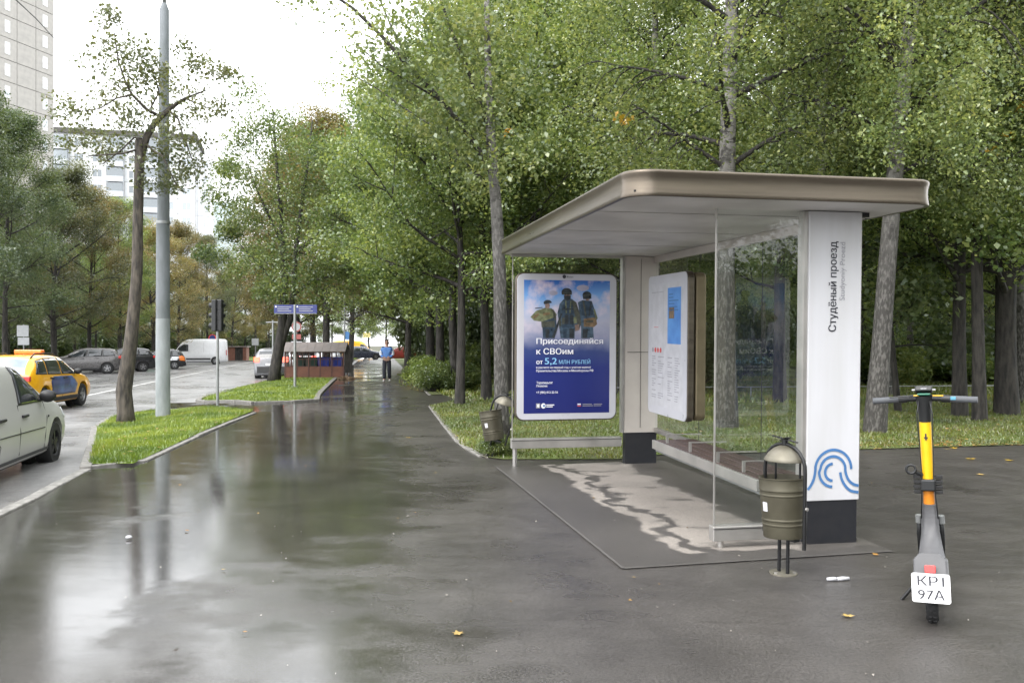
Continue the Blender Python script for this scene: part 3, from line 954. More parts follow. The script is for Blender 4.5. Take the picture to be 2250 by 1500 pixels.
# bench
bench = sp('bench')
for k in range(4):
    x0 = -.235 + k * .108
    MB().b2((x0, .30, .415), (x0 + .098, 2.62, .452)).obj('slat', 'bench_wood', bench, bevel=.006)
MB().b2((-.27, .28, .36), (-.243, 2.64, .450)).obj('front_beam', 'steel', bench, bevel=.004)
MB().b2((-.23, .28, .33), (.20, 2.64, .405)).obj('under_frame', 'galvanised', bench)
for y_ in (.5, 1.42, 2.35):
    MB().b2((.201, y_ - .03, .30), (.39, y_ + .03, .38)).obj('bracket', 'trim_black', bench)
for y_ in (.62, 1.12, 1.75, 2.35):
    m = MB().b2((-.225, y_ - .008, .452), (-.200, y_ + .008, .545)).b2((-.2, y_ - .008, .535), (.15, y_ + .008, .545))
    m.obj('armrest', 'steel', bench)

# poster case on the far screen
pc = thing('poster_case', None, None); pc.parent = SH
for k_ in ('label', 'category'):
    if k_ in pc: del pc[k_]
pc['label'] = 'white framed poster case with a blue army recruitment poster'
pc.location = (-.763, 4.375, 1.375); 
MX = Matrix.Rotation(R(90), 4, 'X')        # XY drawing -> XZ, facing -Y
W_, H_ = 1.275, 1.80
body = MB().prism(rrect(W_, H_, .10), -.055, .045, MX).obj('case_body', 'bronze_trim', pc, bevel=.008)
MB().prism(rrect(W_ - .03, H_ - .03, .088), .0455, .058, MX).obj('case_frame', 'case_white', pc, bevel=.004)
def px2p(zx, zy): return ((zx - 563) / 525., (645 - zy) / 525.)
def poster_mat():
    m = bpy.data.materials.new('poster_print'); m.use_nodes = True
    nt = m.node_tree; N = nt.nodes; L = nt.links; b = N['Principled BSDF']
    tc = N.new('ShaderNodeTexCoord'); sep = N.new('ShaderNodeSeparateXYZ'); L.new(tc.outputs['Generated'], sep.inputs[0])
    no = N.new('ShaderNodeTexNoise'); no.inputs['Scale'].default_value = 2.6; no.inputs['Detail'].default_value = 6
    L.new(tc.outputs['Object'], no.inputs['Vector'])
    ma = N.new('ShaderNodeMath'); ma.operation = 'MULTIPLY_ADD'; L.new(no.outputs['Fac'], ma.inputs[0]); ma.inputs[1].default_value = .16
    L.new(sep.outputs[2], ma.inputs[2])
    ad = N.new('ShaderNodeMath'); ad.operation = 'ADD'; L.new(ma.outputs[0], ad.inputs[0]); ad.inputs[1].default_value = -.08
    rp = N.new('ShaderNodeValToRGB'); L.new(ad.outputs[0], rp.inputs[0])
    el = rp.color_ramp.elements
    stops = [(0, (.012, .018, .13)), (.34, (.014, .024, .16)), (.47, (.034, .055, .18)), (.56, (.22, .24, .36)), (.68, (.42, .42, .52)), (.80, (.36, .44, .62)), (.88, (.16, .34, .66)), (1, (.03, .12, .42))]
    el[0].position, el[0].color = stops[0][0], (*stops[0][1], 1)
    el[1].position, el[1].color = stops[-1][0], (*stops[-1][1], 1)
    for p_, c_ in stops[1:-1]:
        e = el.new(p_); e.color = (*c_, 1)
    # cloud wisps and a warmer right half
    cl = N.new('ShaderNodeTexNoise'); cl.inputs['Scale'].default_value = 4.5; cl.inputs['Detail'].default_value = 7; L.new(tc.outputs['Object'], cl.inputs['Vector'])
    c1 = N.new('ShaderNodeMapRange'); c1.inputs['From Min'].default_value = .50; c1.inputs['From Max'].default_value = .72; L.new(cl.outputs['Fac'], c1.inputs['Value'])
    c2 = N.new('ShaderNodeMapRange'); c2.inputs['From Min'].default_value = .52; c2.inputs['From Max'].default_value = .75; L.new(sep.outputs[2], c2.inputs['Value'])
    cm = N.new('ShaderNodeMath'); cm.operation = 'MULTIPLY'; L.new(c1.outputs[0], cm.inputs[0]); L.new(c2.outputs[0], cm.inputs[1])
    mx = N.new('ShaderNodeMix'); mx.data_type = 'RGBA'; L.new(cm.outputs[0], mx.inputs['Factor']); L.new(rp.outputs[0], mx.inputs[6]); mx.inputs[7].default_value = (.70, .58, .62, 1)
    L.new(mx.outputs[2], b.inputs['Base Color']); b.inputs['Roughness'].default_value = .25
    MATS['poster_print'] = m
poster_mat()
x0, z1 = px2p(280, 220); x1, z0 = px2p(846, 1070)
poster = MB().add([(x0, -.0588, z0), (x1, -.0588, z0), (x1, -.0588, z1), (x0, -.0588, z1)], [(0, 1, 2, 3)]).obj('poster', 'poster_print', pc)
# the three printed figures, flat shapes of ink
for nm, c in (('ink_olive', (.085, .090, .070)), ('ink_navy_cloth', (.04, .07, .11)), ('ink_tan', (.24, .16, .085)), ('ink_skin', (.32, .22, .18)), ('ink_shadow', (.035, .042, .050)), ('ink_green', (.20, .22, .12)), ('ink_slate', (.075, .12, .17))):
    mat(nm, c, .3, col2=tuple(q * .45 for q in c), scale=26, detail=4)
lay = [0]
def ink(poly, material):
    lay[0] += 1
    d = -.0592 - .0002 * lay[0]
    pts = [px2p(*q) for q in poly]
    MB().add([(x, d, z) for x, z in pts], [tuple(range(len(pts)))]).obj('printed_shape', material, pc)
def oval(cx, cy, rx, ry, n=14, a0=0, a1=360): return [(cx + rx * math.cos(R(a0 + (a1 - a0) * i / n)), cy + ry * math.sin(R(a0 + (a1 - a0) * i / n))) for i in range(n)]
mat('ink_chute', (.34, .33, .42), .3)
ink(oval(470, 302, 30, 15), 'ink_chute')
ink(oval(665, 268, 42, 20), 'ink_chute')
# right figure
ink([(655, 520), (640, 400), (632, 360), (665, 345), (725, 350), (742, 400), (762, 465), (735, 520), (740, 590), (655, 590)], 'ink_slate')
ink([(650, 380), (660, 350), (720, 352), (735, 440), (665, 445)], 'ink_navy_cloth')
ink([(672, 465), (752, 455), (762, 500), (740, 518), (672, 516)], 'ink_tan')
ink(oval(696, 330, 17, 20), 'ink_skin')
ink(oval(692, 313, 29, 24, 14, 170, 372) + [(722, 335), (668, 340)], 'ink_shadow')
# left figure
ink([(405, 590), (398, 500), (395, 430), (420, 395), (460, 400), (490, 440), (492, 500), (480, 590)], 'ink_navy_cloth')
ink([(322, 455), (360, 415), (420, 395), (470, 405), (495, 440), (470, 460), (400, 485), (345, 478)], 'ink_green')
ink([(392, 485), (480, 478), (482, 520), (395, 520)], 'ink_olive')
ink(oval(432, 382, 16, 20), 'ink_skin')
ink(oval(434, 366, 27, 20, 14, 170, 370) + [(412, 375)], 'ink_shadow')
ink([(350, 398), (400, 392), (402, 397), (352, 403)], 'ink_shadow')
# middle figure
ink([(520, 590), (510, 520), (505, 470), (498, 430), (512, 370), (540, 340), (592, 338), (622, 360), (640, 420), (655, 500), (640, 540), (612, 545), (612, 590)], 'ink_slate')
ink([(530, 500), (525, 400), (545, 350), (590, 350), (605, 400), (605, 520), (530, 525)], 'ink_navy_cloth')
ink([(590, 345), (622, 360), (645, 430), (655, 500), (636, 520), (612, 440)], 'ink_olive')
ink([(545, 440), (572, 440), (572, 500), (545, 500)], 'ink_shadow')
ink([(578, 440), (602, 440), (602, 500), (578, 500)], 'ink_shadow')
ink([(460, 588), (520, 430), (530, 434), (478, 592)], 'ink_shadow')
ink(oval(562, 325, 22, 24), 'ink_skin')
ink([(540, 318), (586, 318), (584, 340), (562, 350), (542, 340)], 'ink_shadow')
ink(oval(558, 297, 34, 28, 14, 170, 372) + [(592, 312), (526, 312)], 'ink_shadow')
# creases, straps and pouches on the printed figures
for p_, m_ in (([(548, 352), (556, 350), (560, 430), (552, 432)], 'ink_green'), ([(582, 350), (590, 352), (584, 432), (576, 430)], 'ink_green'), ([(530, 400), (604, 398), (604, 408), (530, 410)], 'ink_shadow'), ([(528, 460), (545, 458), (545, 500), (528, 502)], 'ink_olive'), ([(604, 455), (622, 452), (626, 492), (606, 498)], 'ink_green'),
               ([(612, 505), (640, 500), (646, 535), (616, 545)], 'ink_skin'), ([(505, 470), (520, 470), (524, 510), (510, 515)], 'ink_olive'), ([(535, 530), (560, 528), (558, 590), (536, 590)], 'ink_navy_cloth'), ([(575, 528), (606, 528), (606, 590), (578, 590)], 'ink_shadow'),
               ([(662, 352), (674, 350), (690, 445), (680, 447)], 'ink_olive'), ([(715, 352), (724, 358), (712, 446), (702, 446)], 'ink_shadow'), ([(735, 405), (745, 402), (764, 462), (750, 470)], 'ink_green'), ([(690, 478), (735, 474), (736, 486), (690, 490)], 'ink_olive'), ([(665, 530), (700, 530), (694, 590), (664, 590)], 'ink_shadow'),
               ([(405, 430), (450, 425), (446, 440), (404, 446)], 'ink_tan'), ([(420, 530), (446, 530), (440, 590), (420, 590)], 'ink_shadow'), ([(462, 410), (476, 412), (490, 470), (478, 474)], 'ink_olive'), ([(335, 455), (372, 430), (380, 440), (345, 466)], 'ink_tan'),
               ([(530, 300), (588, 296), (590, 304), (530, 308)], 'ink_olive'), ([(668, 312), (720, 308), (722, 315), (668, 319)], 'ink_olive')):
    ink(p_, m_)
def ptext(txt, zx, zy, wpx, hpx, material, bold=0.0):
    x, z = px2p(zx, zy)
    me = text_mesh('lettering', txt, material, bold, width=wpx / 525., height=hpx / 525.)
    o = link_mesh('lettering', me, pc); o.matrix_local = Matrix.Translation((x, -.0735, z)) @ Matrix.Rotation(R(90), 4, 'X')
ptext('Присоединяйся', 360, 626, 440, 36, 'ink_white', .035)
ptext('к СВОим', 360, 692, 242, 38, 'ink_white', .035)
ptext('от', 360, 755, 42, 30, 'ink_white', .035)
ptext('5,2', 415, 755, 80, 42, 'ink_cyan', .035)
ptext('млн рублей'.upper(), 508, 754, 207, 25, 'ink_cyan', .015)
ptext('в расчете на первый год с учетом выплат', 360, 782, 360, 13, 'ink_white', .035)
ptext('Правительства Москвы и Минобороны РФ', 360, 804, 376, 14, 'ink_white', .035)
ptext('Торопишься?', 362, 880, 104, 15, 'ink_white', .035)
ptext('Позвони:', 362, 900, 72, 14, 'ink_white', .035)
ptext('+7 (985) 812-22-56', 360, 941, 142, 14, 'ink_white', .035)
for (xa, xb, y_) in ((427, 479, 1013), (427, 469, 1024)): ink([(xa, y_), (xb, y_), (xb, y_ + 6), (xa, y_ + 6)], 'ink_white')
ink([(360, 1005), (387, 1005), (387, 1036), (360, 1036)], 'ink_grey'); ink(oval(374, 1020, 7, 11), 'ink_white')
ink(oval(408, 1021, 15, 17), 'ink_white'); ink(oval(412, 1021, 7, 8), 'ink_blue')
ink([(632, 1010), (655, 1010), (655, 1016), (632, 1016)], 'ink_white')
ink([(632, 1016), (655, 1016), (655, 1021), (632, 1021)], 'ink_blue')
ink([(632, 1021), (655, 1021), (655, 1027), (632, 1027)], 'ink_red')
for (xa, xb, y_) in ((666, 727, 1012), (666, 735, 1022), (740, 796, 1012), (740, 790, 1022)):
    ink([(xa, y_), (xb, y_), (xb, y_ + 4), (xa, y_ + 4)], 'ink_grey')
ink(oval(541, 197, 12, 12), 'ink_dark')
ptext('Russ', 558, 204, 42, 12, 'ink_dark', .012)

# timetable case on the back wall, faces the street
tcs = bpy.data.objects.new('timetable_case', None); COL.objects.link(tcs); tcs.parent = SH
tcs['label'] = 'white framed timetable case on the back glass'
tcs.location = (.115, 3.27, 1.417)
MY = Matrix.Rotation(R(-90), 4, 'Z') @ Matrix.Rotation(R(90), 4, 'X')      # drawing -> YZ plane facing -X
TW, TH = 1.20, 1.60
MB().prism(rrect(TW, TH, .075), -.085, -.012, MY).obj('case_body', 'bronze_trim', tcs, bevel=.008)
MB().prism(rrect(TW - .01, TH - .01, .07), -.0115, .0, MY).obj('case_frame', 'case_white', tcs, bevel=.003)
MB().prism(rrect(TW - .02, TH - .02, .075), -.225, -.105, MY).obj('rear_case', 'gold_trim', tcs, bevel=.02)
MB().prism(rrect(TW - .25, TH - .3, .075), -.105, -.085, MY).obj('case_mount', 'trim_black', tcs)
def on_t(u, v, d): return MY @ Vector((u, v, d))
def tshape(u0, v0, u1, v1, material, d=.0012, name='printed_block'):
    MB().add([on_t(u0, v0, d), on_t(u1, v0, d), on_t(u1, v1, d), on_t(u0, v1, d)], [(0, 1, 2, 3)]).obj(name, material, tcs)
tshape(-.515, -.70, .515, .70, 'paper', .0006, 'timetable_sheet')
mat('ink_poster_blue', (.06, .19, .50), .35, col2=(.10, .28, .62), scale=5)
tshape(.04, .02, .44, .64, 'ink_poster_blue')
tshape(.08, .30, .24, .42, 'ink_tan', .0018)
for k in range(6): tshape(.08, .56 - k * .035, .08 + random.uniform(.12, .3), .574 - k * .035, 'ink_blue', .0018)
rng_ = random.Random(3)
for c_, (ua, ub) in enumerate(((-.46, -.30), (-.26, -.06), (.05, .20), (.26, .42))):
    v_ = -.14
    while v_ > -.62:
        if rng_.random() < .8: tshape(ua, v_, ua + (ub - ua) * rng_.uniform(.4, 1), v_ + .010, 'ink_grey')
        v_ -= .026
for k, c_ in enumerate(('ink_grey', 'ink_red', 'ink_red', 'ink_red')):
    v4 = [on_t(-.43 + k * .085 + .03 * math.cos(R(a)), -.06 + .03 * math.sin(R(a)), .0012) for a in range(0, 360, 30)]
    MB().add(v4, [tuple(range(12))]).obj('route_badge', c_, tcs)
tshape(-.47, .60, -.1, .606, 'ink_grey'); tshape(-.10, -.60, -.095, .62, 'ink_grey'); tshape(-.4, .2, -.25, .206, 'ink_red')

# ------------------------------------------------------------------ litter bins
def make_bin(label, loc, rz, lean=0.0, tilt=0.0):
    t = thing('litter_bin', label, 'litter bin', loc, (0, lean, rz), 'bronze litter bins beside the bus shelter')
    # base plate and posts
    bp_ = MB().lathe([(.001, 0), (.09, 0), (.09, .008), (.001, .008)], 20).obj('base_plate', 'bin_lid', t)
    for a in (30, 150, 270): MB().lathe([(.001, .008), (.011, .008), (.011, .018), (.001, .018)], 6, (.07 * math.cos(R(a)), .07 * math.sin(R(a)), 0)).obj('bolt', 'steel', bp_)
    for s in (-1, 1): MB().tube([(s * .035, 0, .008), (s * .035, 0, .30)], .012, 10).obj('post', 'black_metal', t, smooth_=True, sharp=50)
    MB().box((0, 0, .245), (.22, .05, .03)).obj('cross_bar', 'black_metal', t)
    # arch over the bucket
    pts = [(.165, 0, .19)] + [(.165, 0, .45), (.165, 0, .68)] + [(.165 * math.cos(R(a)), 0, .70 + .155 * math.sin(R(a))) for a in range(10, 180, 17)] + [(-.165, 0, .68), (-.165, 0, .45), (-.165, 0, .25)]
    MB().tube(pts, .0125, 10).obj('arch', 'black_metal', t, smooth_=True, sharp=60)
    # bucket
    bk = bpy.data.objects.new('bucket', None); COL.objects.link(bk); bk.parent = t
    prof = [(.001, .012), (.120, .012), (.122, 0), (.128, .0), (.130, .01), (.1325, .085), (.1375, .09), (.1375, .098), (.1335, .103), (.1345, .12), (.1395, .125), (.1395, .133), (.136, .138), (.143, .295), (.1475, .30), (.1475, .308), (.144, .313), (.145, .33), (.1495, .335), (.1495, .343), (.1465, .348), (.150, .415), (.155, .418), (.155, .425), (.150, .426), (.146, .42), (.125, .02)]
    b0 = MB().lathe(prof, 32, (0, 0, 0)).mesh('bucket', 'bin_metal', True)
    b0.set_sharp_from_angle(angle=R(35))
    bpy.data.objects.remove(bk)
    bk = link_mesh('bucket', b0, t, (0, 0, .245), (0, tilt, 0), (1, 1, .92))
    vs = []
    for i in range(7):
        for z in (.19, .255):
            a = R(250 + i * 3); r = .1375 + (z - .138) * .045 + .0015
            vs.append((r * math.cos(a), r * math.sin(a), z))
    MB().add(vs, [(2 * i, 2 * i + 2, 2 * i + 3, 2 * i + 1) for i in range(6)]).obj('sticker', 'paper', bk)
    for s in (-1, 1): MB().lathe([(.001, 0), (.012, 0), (.012, .01), (.001, .012)], 8, (s * .178, 0, .21 + .245), Matrix.Rotation(R(90 * s), 3, 'Y')).obj('pivot_bolt', 'steel', t)
    # dome lid with its little cross
    lid = MB().lathe([(.132, 0), (.134, .005), (.122, .026), (.100, .056), (.072, .080), (.04, .096), (.001, .103), (.001, .099), (.04, .092), (.07, .076), (.097, .052), (.118, .024), (.129, .004)], 28, (0, 0, .745)).obj('lid', 'bin_lid', t, smooth_=True)
    for s in (-1, 1): MB().tube([(s * .1, .03, .60), (s * .1, .03, .75)], .008, 6).obj('lid_strut', 'black_metal', lid)
    for rz_, ry_ in ((.5, .22), (-.6, -.25)):
        MB().box((0, 0, .885), (.17, .035, .006), Euler((0, ry_, rz_))).obj('ash_plate', 'black_metal', t)
    MB().tube([(0, 0, .845), (0, 0, .885)], .02, 8).obj('ash_stub', 'black_metal', t)
    return t
nb = P(1721, 1259)
make_bin('bronze litter bin with domed lid in front of the white pillar', nb, R(-58), R(1), R(-3))
fb = P(1075, 1004)
make_bin('leaning bronze litter bin by the grass at the far end of the shelter', fb, R(-20), R(17), R(-26))

# ------------------------------------------------------------------ rental scooter
sc = thing('electric_scooter', 'yellow and grey rental scooter parked on its stand, plate to the camera', 'scooter', (2.298, 4.72, 0), (0, R(-2.5), R(-25.9)))
def wheel_part(name, y, r, w, parent):
    Mw = Matrix.Rotation(R(90), 3, 'Y')
    t = MB().lathe([(r * .62, -w / 2), (r * .9, -w / 2), (r * .98, -w * .33), (r, -w * .1), (r, w * .1), (r * .98, w * .33), (r * .9, w / 2), (r * .62, w / 2)], 28, (0, y, r), Mw, True).obj(name, 'rubber', parent, smooth_=True, sharp=40)
    MB().lathe([(.001, -w * .4), (r * .63, -w * .4), (r * .63, w * .4), (.001, w * .4)], 20, (0, y, r), Mw).obj('hub', 'scooter_grey', t)
    for k in range(20):
        a = 2 * math.pi * k / 20
        for s in (-1, 1):
            MB().box((s * w * .2, y + math.cos(a) * (r + .001), r + math.sin(a) * (r + .001)), (w * .3, .012, .006), Euler((a + math.pi / 2, 0, 0))).obj('tread_block', 'rubber', t)
    return t
wheel_part('wheel', .0, .115, .06, sc)
wheel_part('wheel', 1.06, .115, .06, sc)
# rear fender: curved shell
fe = MB(); pv = []
for i in range(13):
    a = R(22 + i * 8.5)
    r = .15
    yy, zz = -r * math.cos(a), .115 + r * math.sin(a)
    hw = .065 + .012 * math.sin(R(i * 15))
    for x_, dz_ in ((-hw, -.05), (-hw, 0), (-hw * .5, .012), (hw * .5, .012), (hw, 0), (hw, -.05)):
        rr = r + dz_
        pv.append((x_, -rr * math.cos(a), .115 + rr * math.sin(a)))
for i in range(12):
    for k in range(5): fe.f.append((i * 6 + k, i * 6 + k + 1, (i + 1) * 6 + k + 1, (i + 1) * 6 + k))
fe.v = pv
fo_ = fe.obj('rear_fender', 'scooter_grey', sc, smooth_=True, sharp=50)
md = fo_.modifiers.new('thick', 'SOLIDIFY'); md.thickness = .006
MB().prism([(-.085, -.07), (.085, -.07), (.08, .075), (.05, .11), (-.05, .11), (-.08, .075)], -.02, .012, Matrix.Translation((0, -.125, .285)) @ Matrix.Rotation(R(68), 4, 'X')).obj('tail_housing', 'scooter_grey', sc, bevel=.008)
MB().prism(rrect(.055, .042, .008), 0, .012, Matrix.Translation((0, -.149, .318)) @ Matrix.Rotation(R(72), 4, 'X')).obj('tail_light', 'red_lens', sc, bevel=.003)
PM = Matrix.Translation((0, -.176, .225)) @ Matrix.Rotation(R(80), 4, 'X')
pl_ = MB().prism(rrect(.185, .150, .012), -.002, .002, PM).obj('licence_plate', 'plate_white', sc)
for txt, v_ in (('КР1', .012), ('97А', -.058)):
    me = text_mesh('lettering', txt, 'ink_dark', .02, width=.128, height=.050)
    o = link_mesh('lettering', me, pl_); o.matrix_local = PM @ Matrix.Translation((-.064, v_, .0028))
for s in (-1, 1):
    MB().tube([(s * .085, 0, .115), (s * .035, 0, .115)], .012, 8).obj('axle_nut', 'steel', sc)
    MB().box((s * .06, .09, .14), (.02, .22, .03), Euler((R(8), 0, 0))).obj('rear_arm', 'plastic_black', sc, bevel=.004)
MB().prism(rrect(.185, .60, .05), .125, .185, Matrix.Translation((0, .47, 0))).obj('deck', 'scooter_grey', sc, bevel=.012)
MB().prism(rrect(.150, .50, .04), .1855, .190, Matrix.Translation((0, .46, 0))).obj('deck_mat', 'rubber', sc)
# neck and stem
def stem_pt(t): return Vector((0, .955 - .115 * t, .22 + .98 * t))
nk = MB()
secs = [((0, .70, .155), .085, .07), ((0, .83, .20), .07, .075), ((0, .925, .29), .055, .075), ((0, .945, .40), .05, .062), ((0, .925, .485), .042, .052)]
for (c_, a_, b_) in secs:
    nk.v += [(c_[0] + sx * a_ / 1.0, c_[1] + sy * b_, c_[2]) for sx, sy in ((-1, -.6), (-.6, -1), (.6, -1), (1, -.6), (1, .6), (.6, 1), (-.6, 1), (-1, .6))]
for i in range(len(secs) - 1):
    for k in range(8): nk.f.append((i * 8 + k, i * 8 + (k + 1) % 8, (i + 1) * 8 + (k + 1) % 8, (i + 1) * 8 + k))
nk.f += [tuple(range(8)), tuple(range(32, 40))]
neck = nk.obj('neck', 'scooter_grey', sc, smooth_=True, sharp=45)
for q in ((-.018, .30), (.018, .30), (-.02, .425), (.02, .425), (0, .44)):
    MB().ball((q[0], .868 + (.0 if q[1] < .35 else .022), q[1]), .005, 6).obj('rivet', 'steel', neck)
for s in (-1, 1):
    MB().tube([(s * .066, 1.06, .115), (s * .066, 1.02, .27), (s * .064, .985, .38)], [.013, .017, .014], 10).obj('fork_leg', 'plastic_black', sc, smooth_=True)
    MB().tube([(s * .066, .995, .35), (s * .064, .985, .40)], .021, 10).obj('fork_cap', 'galvanised', sc)
MB().box((0, 1.0, .375), (.15, .05, .03)).obj('fork_bridge', 'plastic_black', sc, bevel=.006)
MB().tube([stem_pt(.255), stem_pt(.40), stem_pt(.60)], [.033, .033, .033], 18).obj('lower_stem', 'scooter_orange', sc, smooth_=True, sharp=50)
ys = MB().tube([stem_pt(.43), stem_pt(.82)], .0345, 18).obj('upper_stem', 'scooter_yellow', sc, smooth_=True, sharp=50)
tp = stem_pt(.72)
ar_ = MB().add([(x, tp.y - .0362 - .003 * 0, tp.z + z) for x, z in ((-.005, .045), (.005, .045), (.005, -.005), (.014, -.005), (0, -.03), (-.014, -.005), (-.005, -.005))], [(0, 1, 2, 3, 4, 5, 6)])
ar_.obj('arrow_mark', 'plastic_black', ys)
MB().tube([stem_pt(.815), stem_pt(.90), stem_pt(.985)], [.037, .040, .052], 16).obj('stem_head', 'plastic_black', sc, smooth_=True, sharp=60)
hd = stem_pt(.965)
for s in (-1, 1):
    MB().tube([(s * .04, hd.y, hd.z), (s * .14, hd.y - .005, hd.z - .004)], .018, 12).obj('handlebar', 'plastic_black', sc, smooth_=True, sharp=50)
    MB().tube([(s * .135, hd.y - .005, hd.z - .004), (s * .30, hd.y - .03, hd.z - .012)], .0205, 14).obj('grip', 'scooter_grip', sc, smooth_=True, sharp=50)
    MB().tube([(s * .10, hd.y - .002, hd.z - .002), (s * .15, hd.y - .007, hd.z - .005)], .024, 12).obj('clamp', 'plastic_black', sc, smooth_=True, sharp=50)
MB().box((.165, hd.y - .03, hd.z + .0), (.03, .012, .022)).obj('throttle_display', 'screen_cyan', sc, bevel=.003)
MB().tube([(-.06, hd.y - .03, hd.z + .02), (-.20, hd.y - .05, hd.z + .01)], .005, 6).obj('brake_lever', 'plastic_black', sc)
MB().tube([(-.085, hd.y - .02, hd.z + .018), (-.03, hd.y - .03, hd.z + .02)], .004, 6).obj('cable', 'scooter_yellow', sc)
MB().tube([(.05, hd.y - .03, hd.z + .018), (.11, hd.y - .02, hd.z + .016)], .004, 6).obj('cable', 'scooter_yellow', sc)
MB().box((0, hd.y - .03, hd.z + .028), (.075, .05, .012)).obj('display', 'screen_green', sc, bevel=.004)
MB().box((0, hd.y + .01, hd.z + .055), (.10, .05, .035), Euler((R(-25), 0, 0))).obj('phone_holder', 'plastic_black', sc, bevel=.008)
MB().box((0, hd.y - .012, hd.z + .060), (.035, .006, .01)).obj('holder_button', 'paper', sc)
for s in (-1, 1): MB().box((s * .058, hd.y - .0, hd.z + .055), (.02, .01, .008)).obj('holder_tab', 'paper', sc)
for s_x in (-.03, .03):
    MB().tube([(s_x, hd.y - .03, hd.z - .01), (s_x * 1.5, hd.y - .05, hd.z - .10), (s_x * 1.3, stem_pt(.7).y - .04, stem_pt(.7).z), (s_x * 1.1, stem_pt(.45).y - .038, stem_pt(.45).z), (s_x * 1.6, .86, .40)], .0035, 6).obj('cable', 'plastic_black', sc, smooth_=True)
# lock on the stem
lk = stem_pt(.40)
MB().box((0, lk.y - .01, lk.z), (.085, .10, .075)).obj('lock_body', 'plastic_black', sc, bevel=.01)
for s in (-1, 1):
    for k in range(4): MB().box((s * .062, lk.y - .005, lk.z + .05 - k * .032), (.045, .05, .022)).obj('lock_rib', 'rubber', sc, bevel=.004)
MB().tube([(-.095 + .028 * math.cos(R(a)), lk.y - .04, lk.z + .10 + .028 * math.sin(R(a))) for a in range(0, 361, 30)], .009, 8, False).obj('lock_loop', 'plastic_black', sc, smooth_=True)
MB().tube([(-.07, lk.y - .03, lk.z + .085), (-.03, lk.y - .02, lk.z + .06)], .014, 8).obj('lock_plug', 'plastic_black', sc)
MB().tube([(-.06, .42, .13), (-.17, .36, .004)], .010, 8).obj('kick_stand', 'black_metal', sc)
# ------------------------------------------------------------------ poles and signs
pb = P(358, 917)
pole = thing('lamp_pole', 'tall tapered concrete pole on the grass island beside the crooked tree', 'pole', pb)
sc_ = pb.y / FPX
def pz(py): return (CY - py) * sc_ + CAMZ - pb.z
MB().tube([(0, 0, -.1), (0, 0, pz(700))], [15.5 * sc_, 14.8 * sc_], 20).obj('base_coat', 'concrete_pale', pole, smooth_=True, sharp=60)
MB().tube([(0, 0, pz(700)), (0, 0, pz(492))], [14.6 * sc_, 14.0 * sc_], 20).obj('lower_shaft', 'concrete_pole', pole, smooth_=True, sharp=60)
MB().tube([(.01, 0, pz(492)), (.012, 0, pz(486))], [15.0 * sc_, 15.0 * sc_], 20).obj('collar', 'galvanised', pole, smooth_=True, sharp=60)
MB().tube([(.01, 0, pz(486)), (.02, 0, pz(250)), (.03, 0, pz(22)), (.03, 0, pz(8))], [13.0 * sc_, 11.2 * sc_, 10.0 * sc_, 5 * sc_], 20).obj('upper_shaft', 'concrete_pole', pole, smooth_=True, sharp=60)
MB().tube([(.03, 0, pz(8)), (.03, 0, pz(-250))], [4.0 * sc_, 3.5 * sc_], 12).obj('lamp_arm', 'galvanised', pole, smooth_=True)

tb = P(478, 894)
tl = thing('traffic_light', 'black traffic light seen from behind on a thin grey post', 'traffic light', tb)
s_ = tb.y / FPX
MB().tube([(0, 0, -.05), (0, 0, 2.62)], .035, 12).obj('post', 'galvanised', tl, smooth_=True, sharp=60)
for x_, rz_, d_ in ((-.055, R(70), .13), (.06, R(-14), .11)):
    h_ = MB().box((0, 0, 0), (.15, d_, .78)).obj('signal_head', 'plastic_black', tl, bevel=.015, loc=(x_, 0, 2.26), rot=(0, 0, rz_))
    for k in (-1, 0, 1):
        MB().lathe([(.065, 0), (.065, .09), (.060, .09), (.060, 0)], 16, (0, d_ / 2, k * .25), Matrix.Rotation(R(-90), 3, 'X'), True).obj('visor', 'plastic_black', h_)
        MB().box((0, -d_ / 2 - .004, k * .25), (.125, .008, .22)).obj('door', 'trim_black', h_, bevel=.004)

def signpost(label, base, h, plates, r=.03, name='sign_post', cat='sign'):
    t = thing(name, label, cat, base)
    MB().tube([(0, 0, -.05), (0, 0, h)], r, 10).obj('post', 'galvanised', t, smooth_=True, sharp=60)
    for li_, (shape, x, z, w, hh, m, rz) in enumerate(plates):
        yl_ = -.05 - .004 * li_
        if shape == 'rect': MB().prism(rrect(w, hh, .02), -.012, .012, Matrix.Translation((x, yl_, z)) @ Matrix.Rotation(rz, 4, 'Z') @ Matrix.Rotation(R(90), 4, 'X')).obj('plate', m, t)
        elif shape == 'disc': MB().lathe([(.001, -.01), (w / 2, -.01), (w / 2, .01), (.001, .01)], 24, (x, yl_, z), Matrix.Rotation(R(90), 3, 'X')).obj('plate', m, t)
    return t
db = P(648, 852)
ds = signpost('blue street direction sign with two boards on a pale post', db, 2.98, [], .05, 'direction_sign')
for xa, xb in ((-.74, -.02), (.03, .80)):
    bd = MB().b2((xa, -.03, 2.66), (xb, .03, 2.97)).obj('board', 'sign_blue', ds, bevel=.008)
    MB().b2((xa + .02, -.034, 2.655), (xb - .02, .034, 2.669)).obj('board_edge', 'sign_grey', bd)
    for k in range(3): MB().b2((xa + .12, -.034, 2.74 + k * .07), (xa + .12 + (.5 if k != 1 else .42), -.0305, 2.765 + k * .07)).obj('printed_line', 'ink_grey', bd)
    MB().b2((xa + .04, -.034, 2.88), (xa + .09, -.0305, 2.93)).obj('printed_mark', 'ink_white', bd)
MB().box((0, 0, .03), (.22, .22, .06)).obj('foot', 'galvanised', ds)

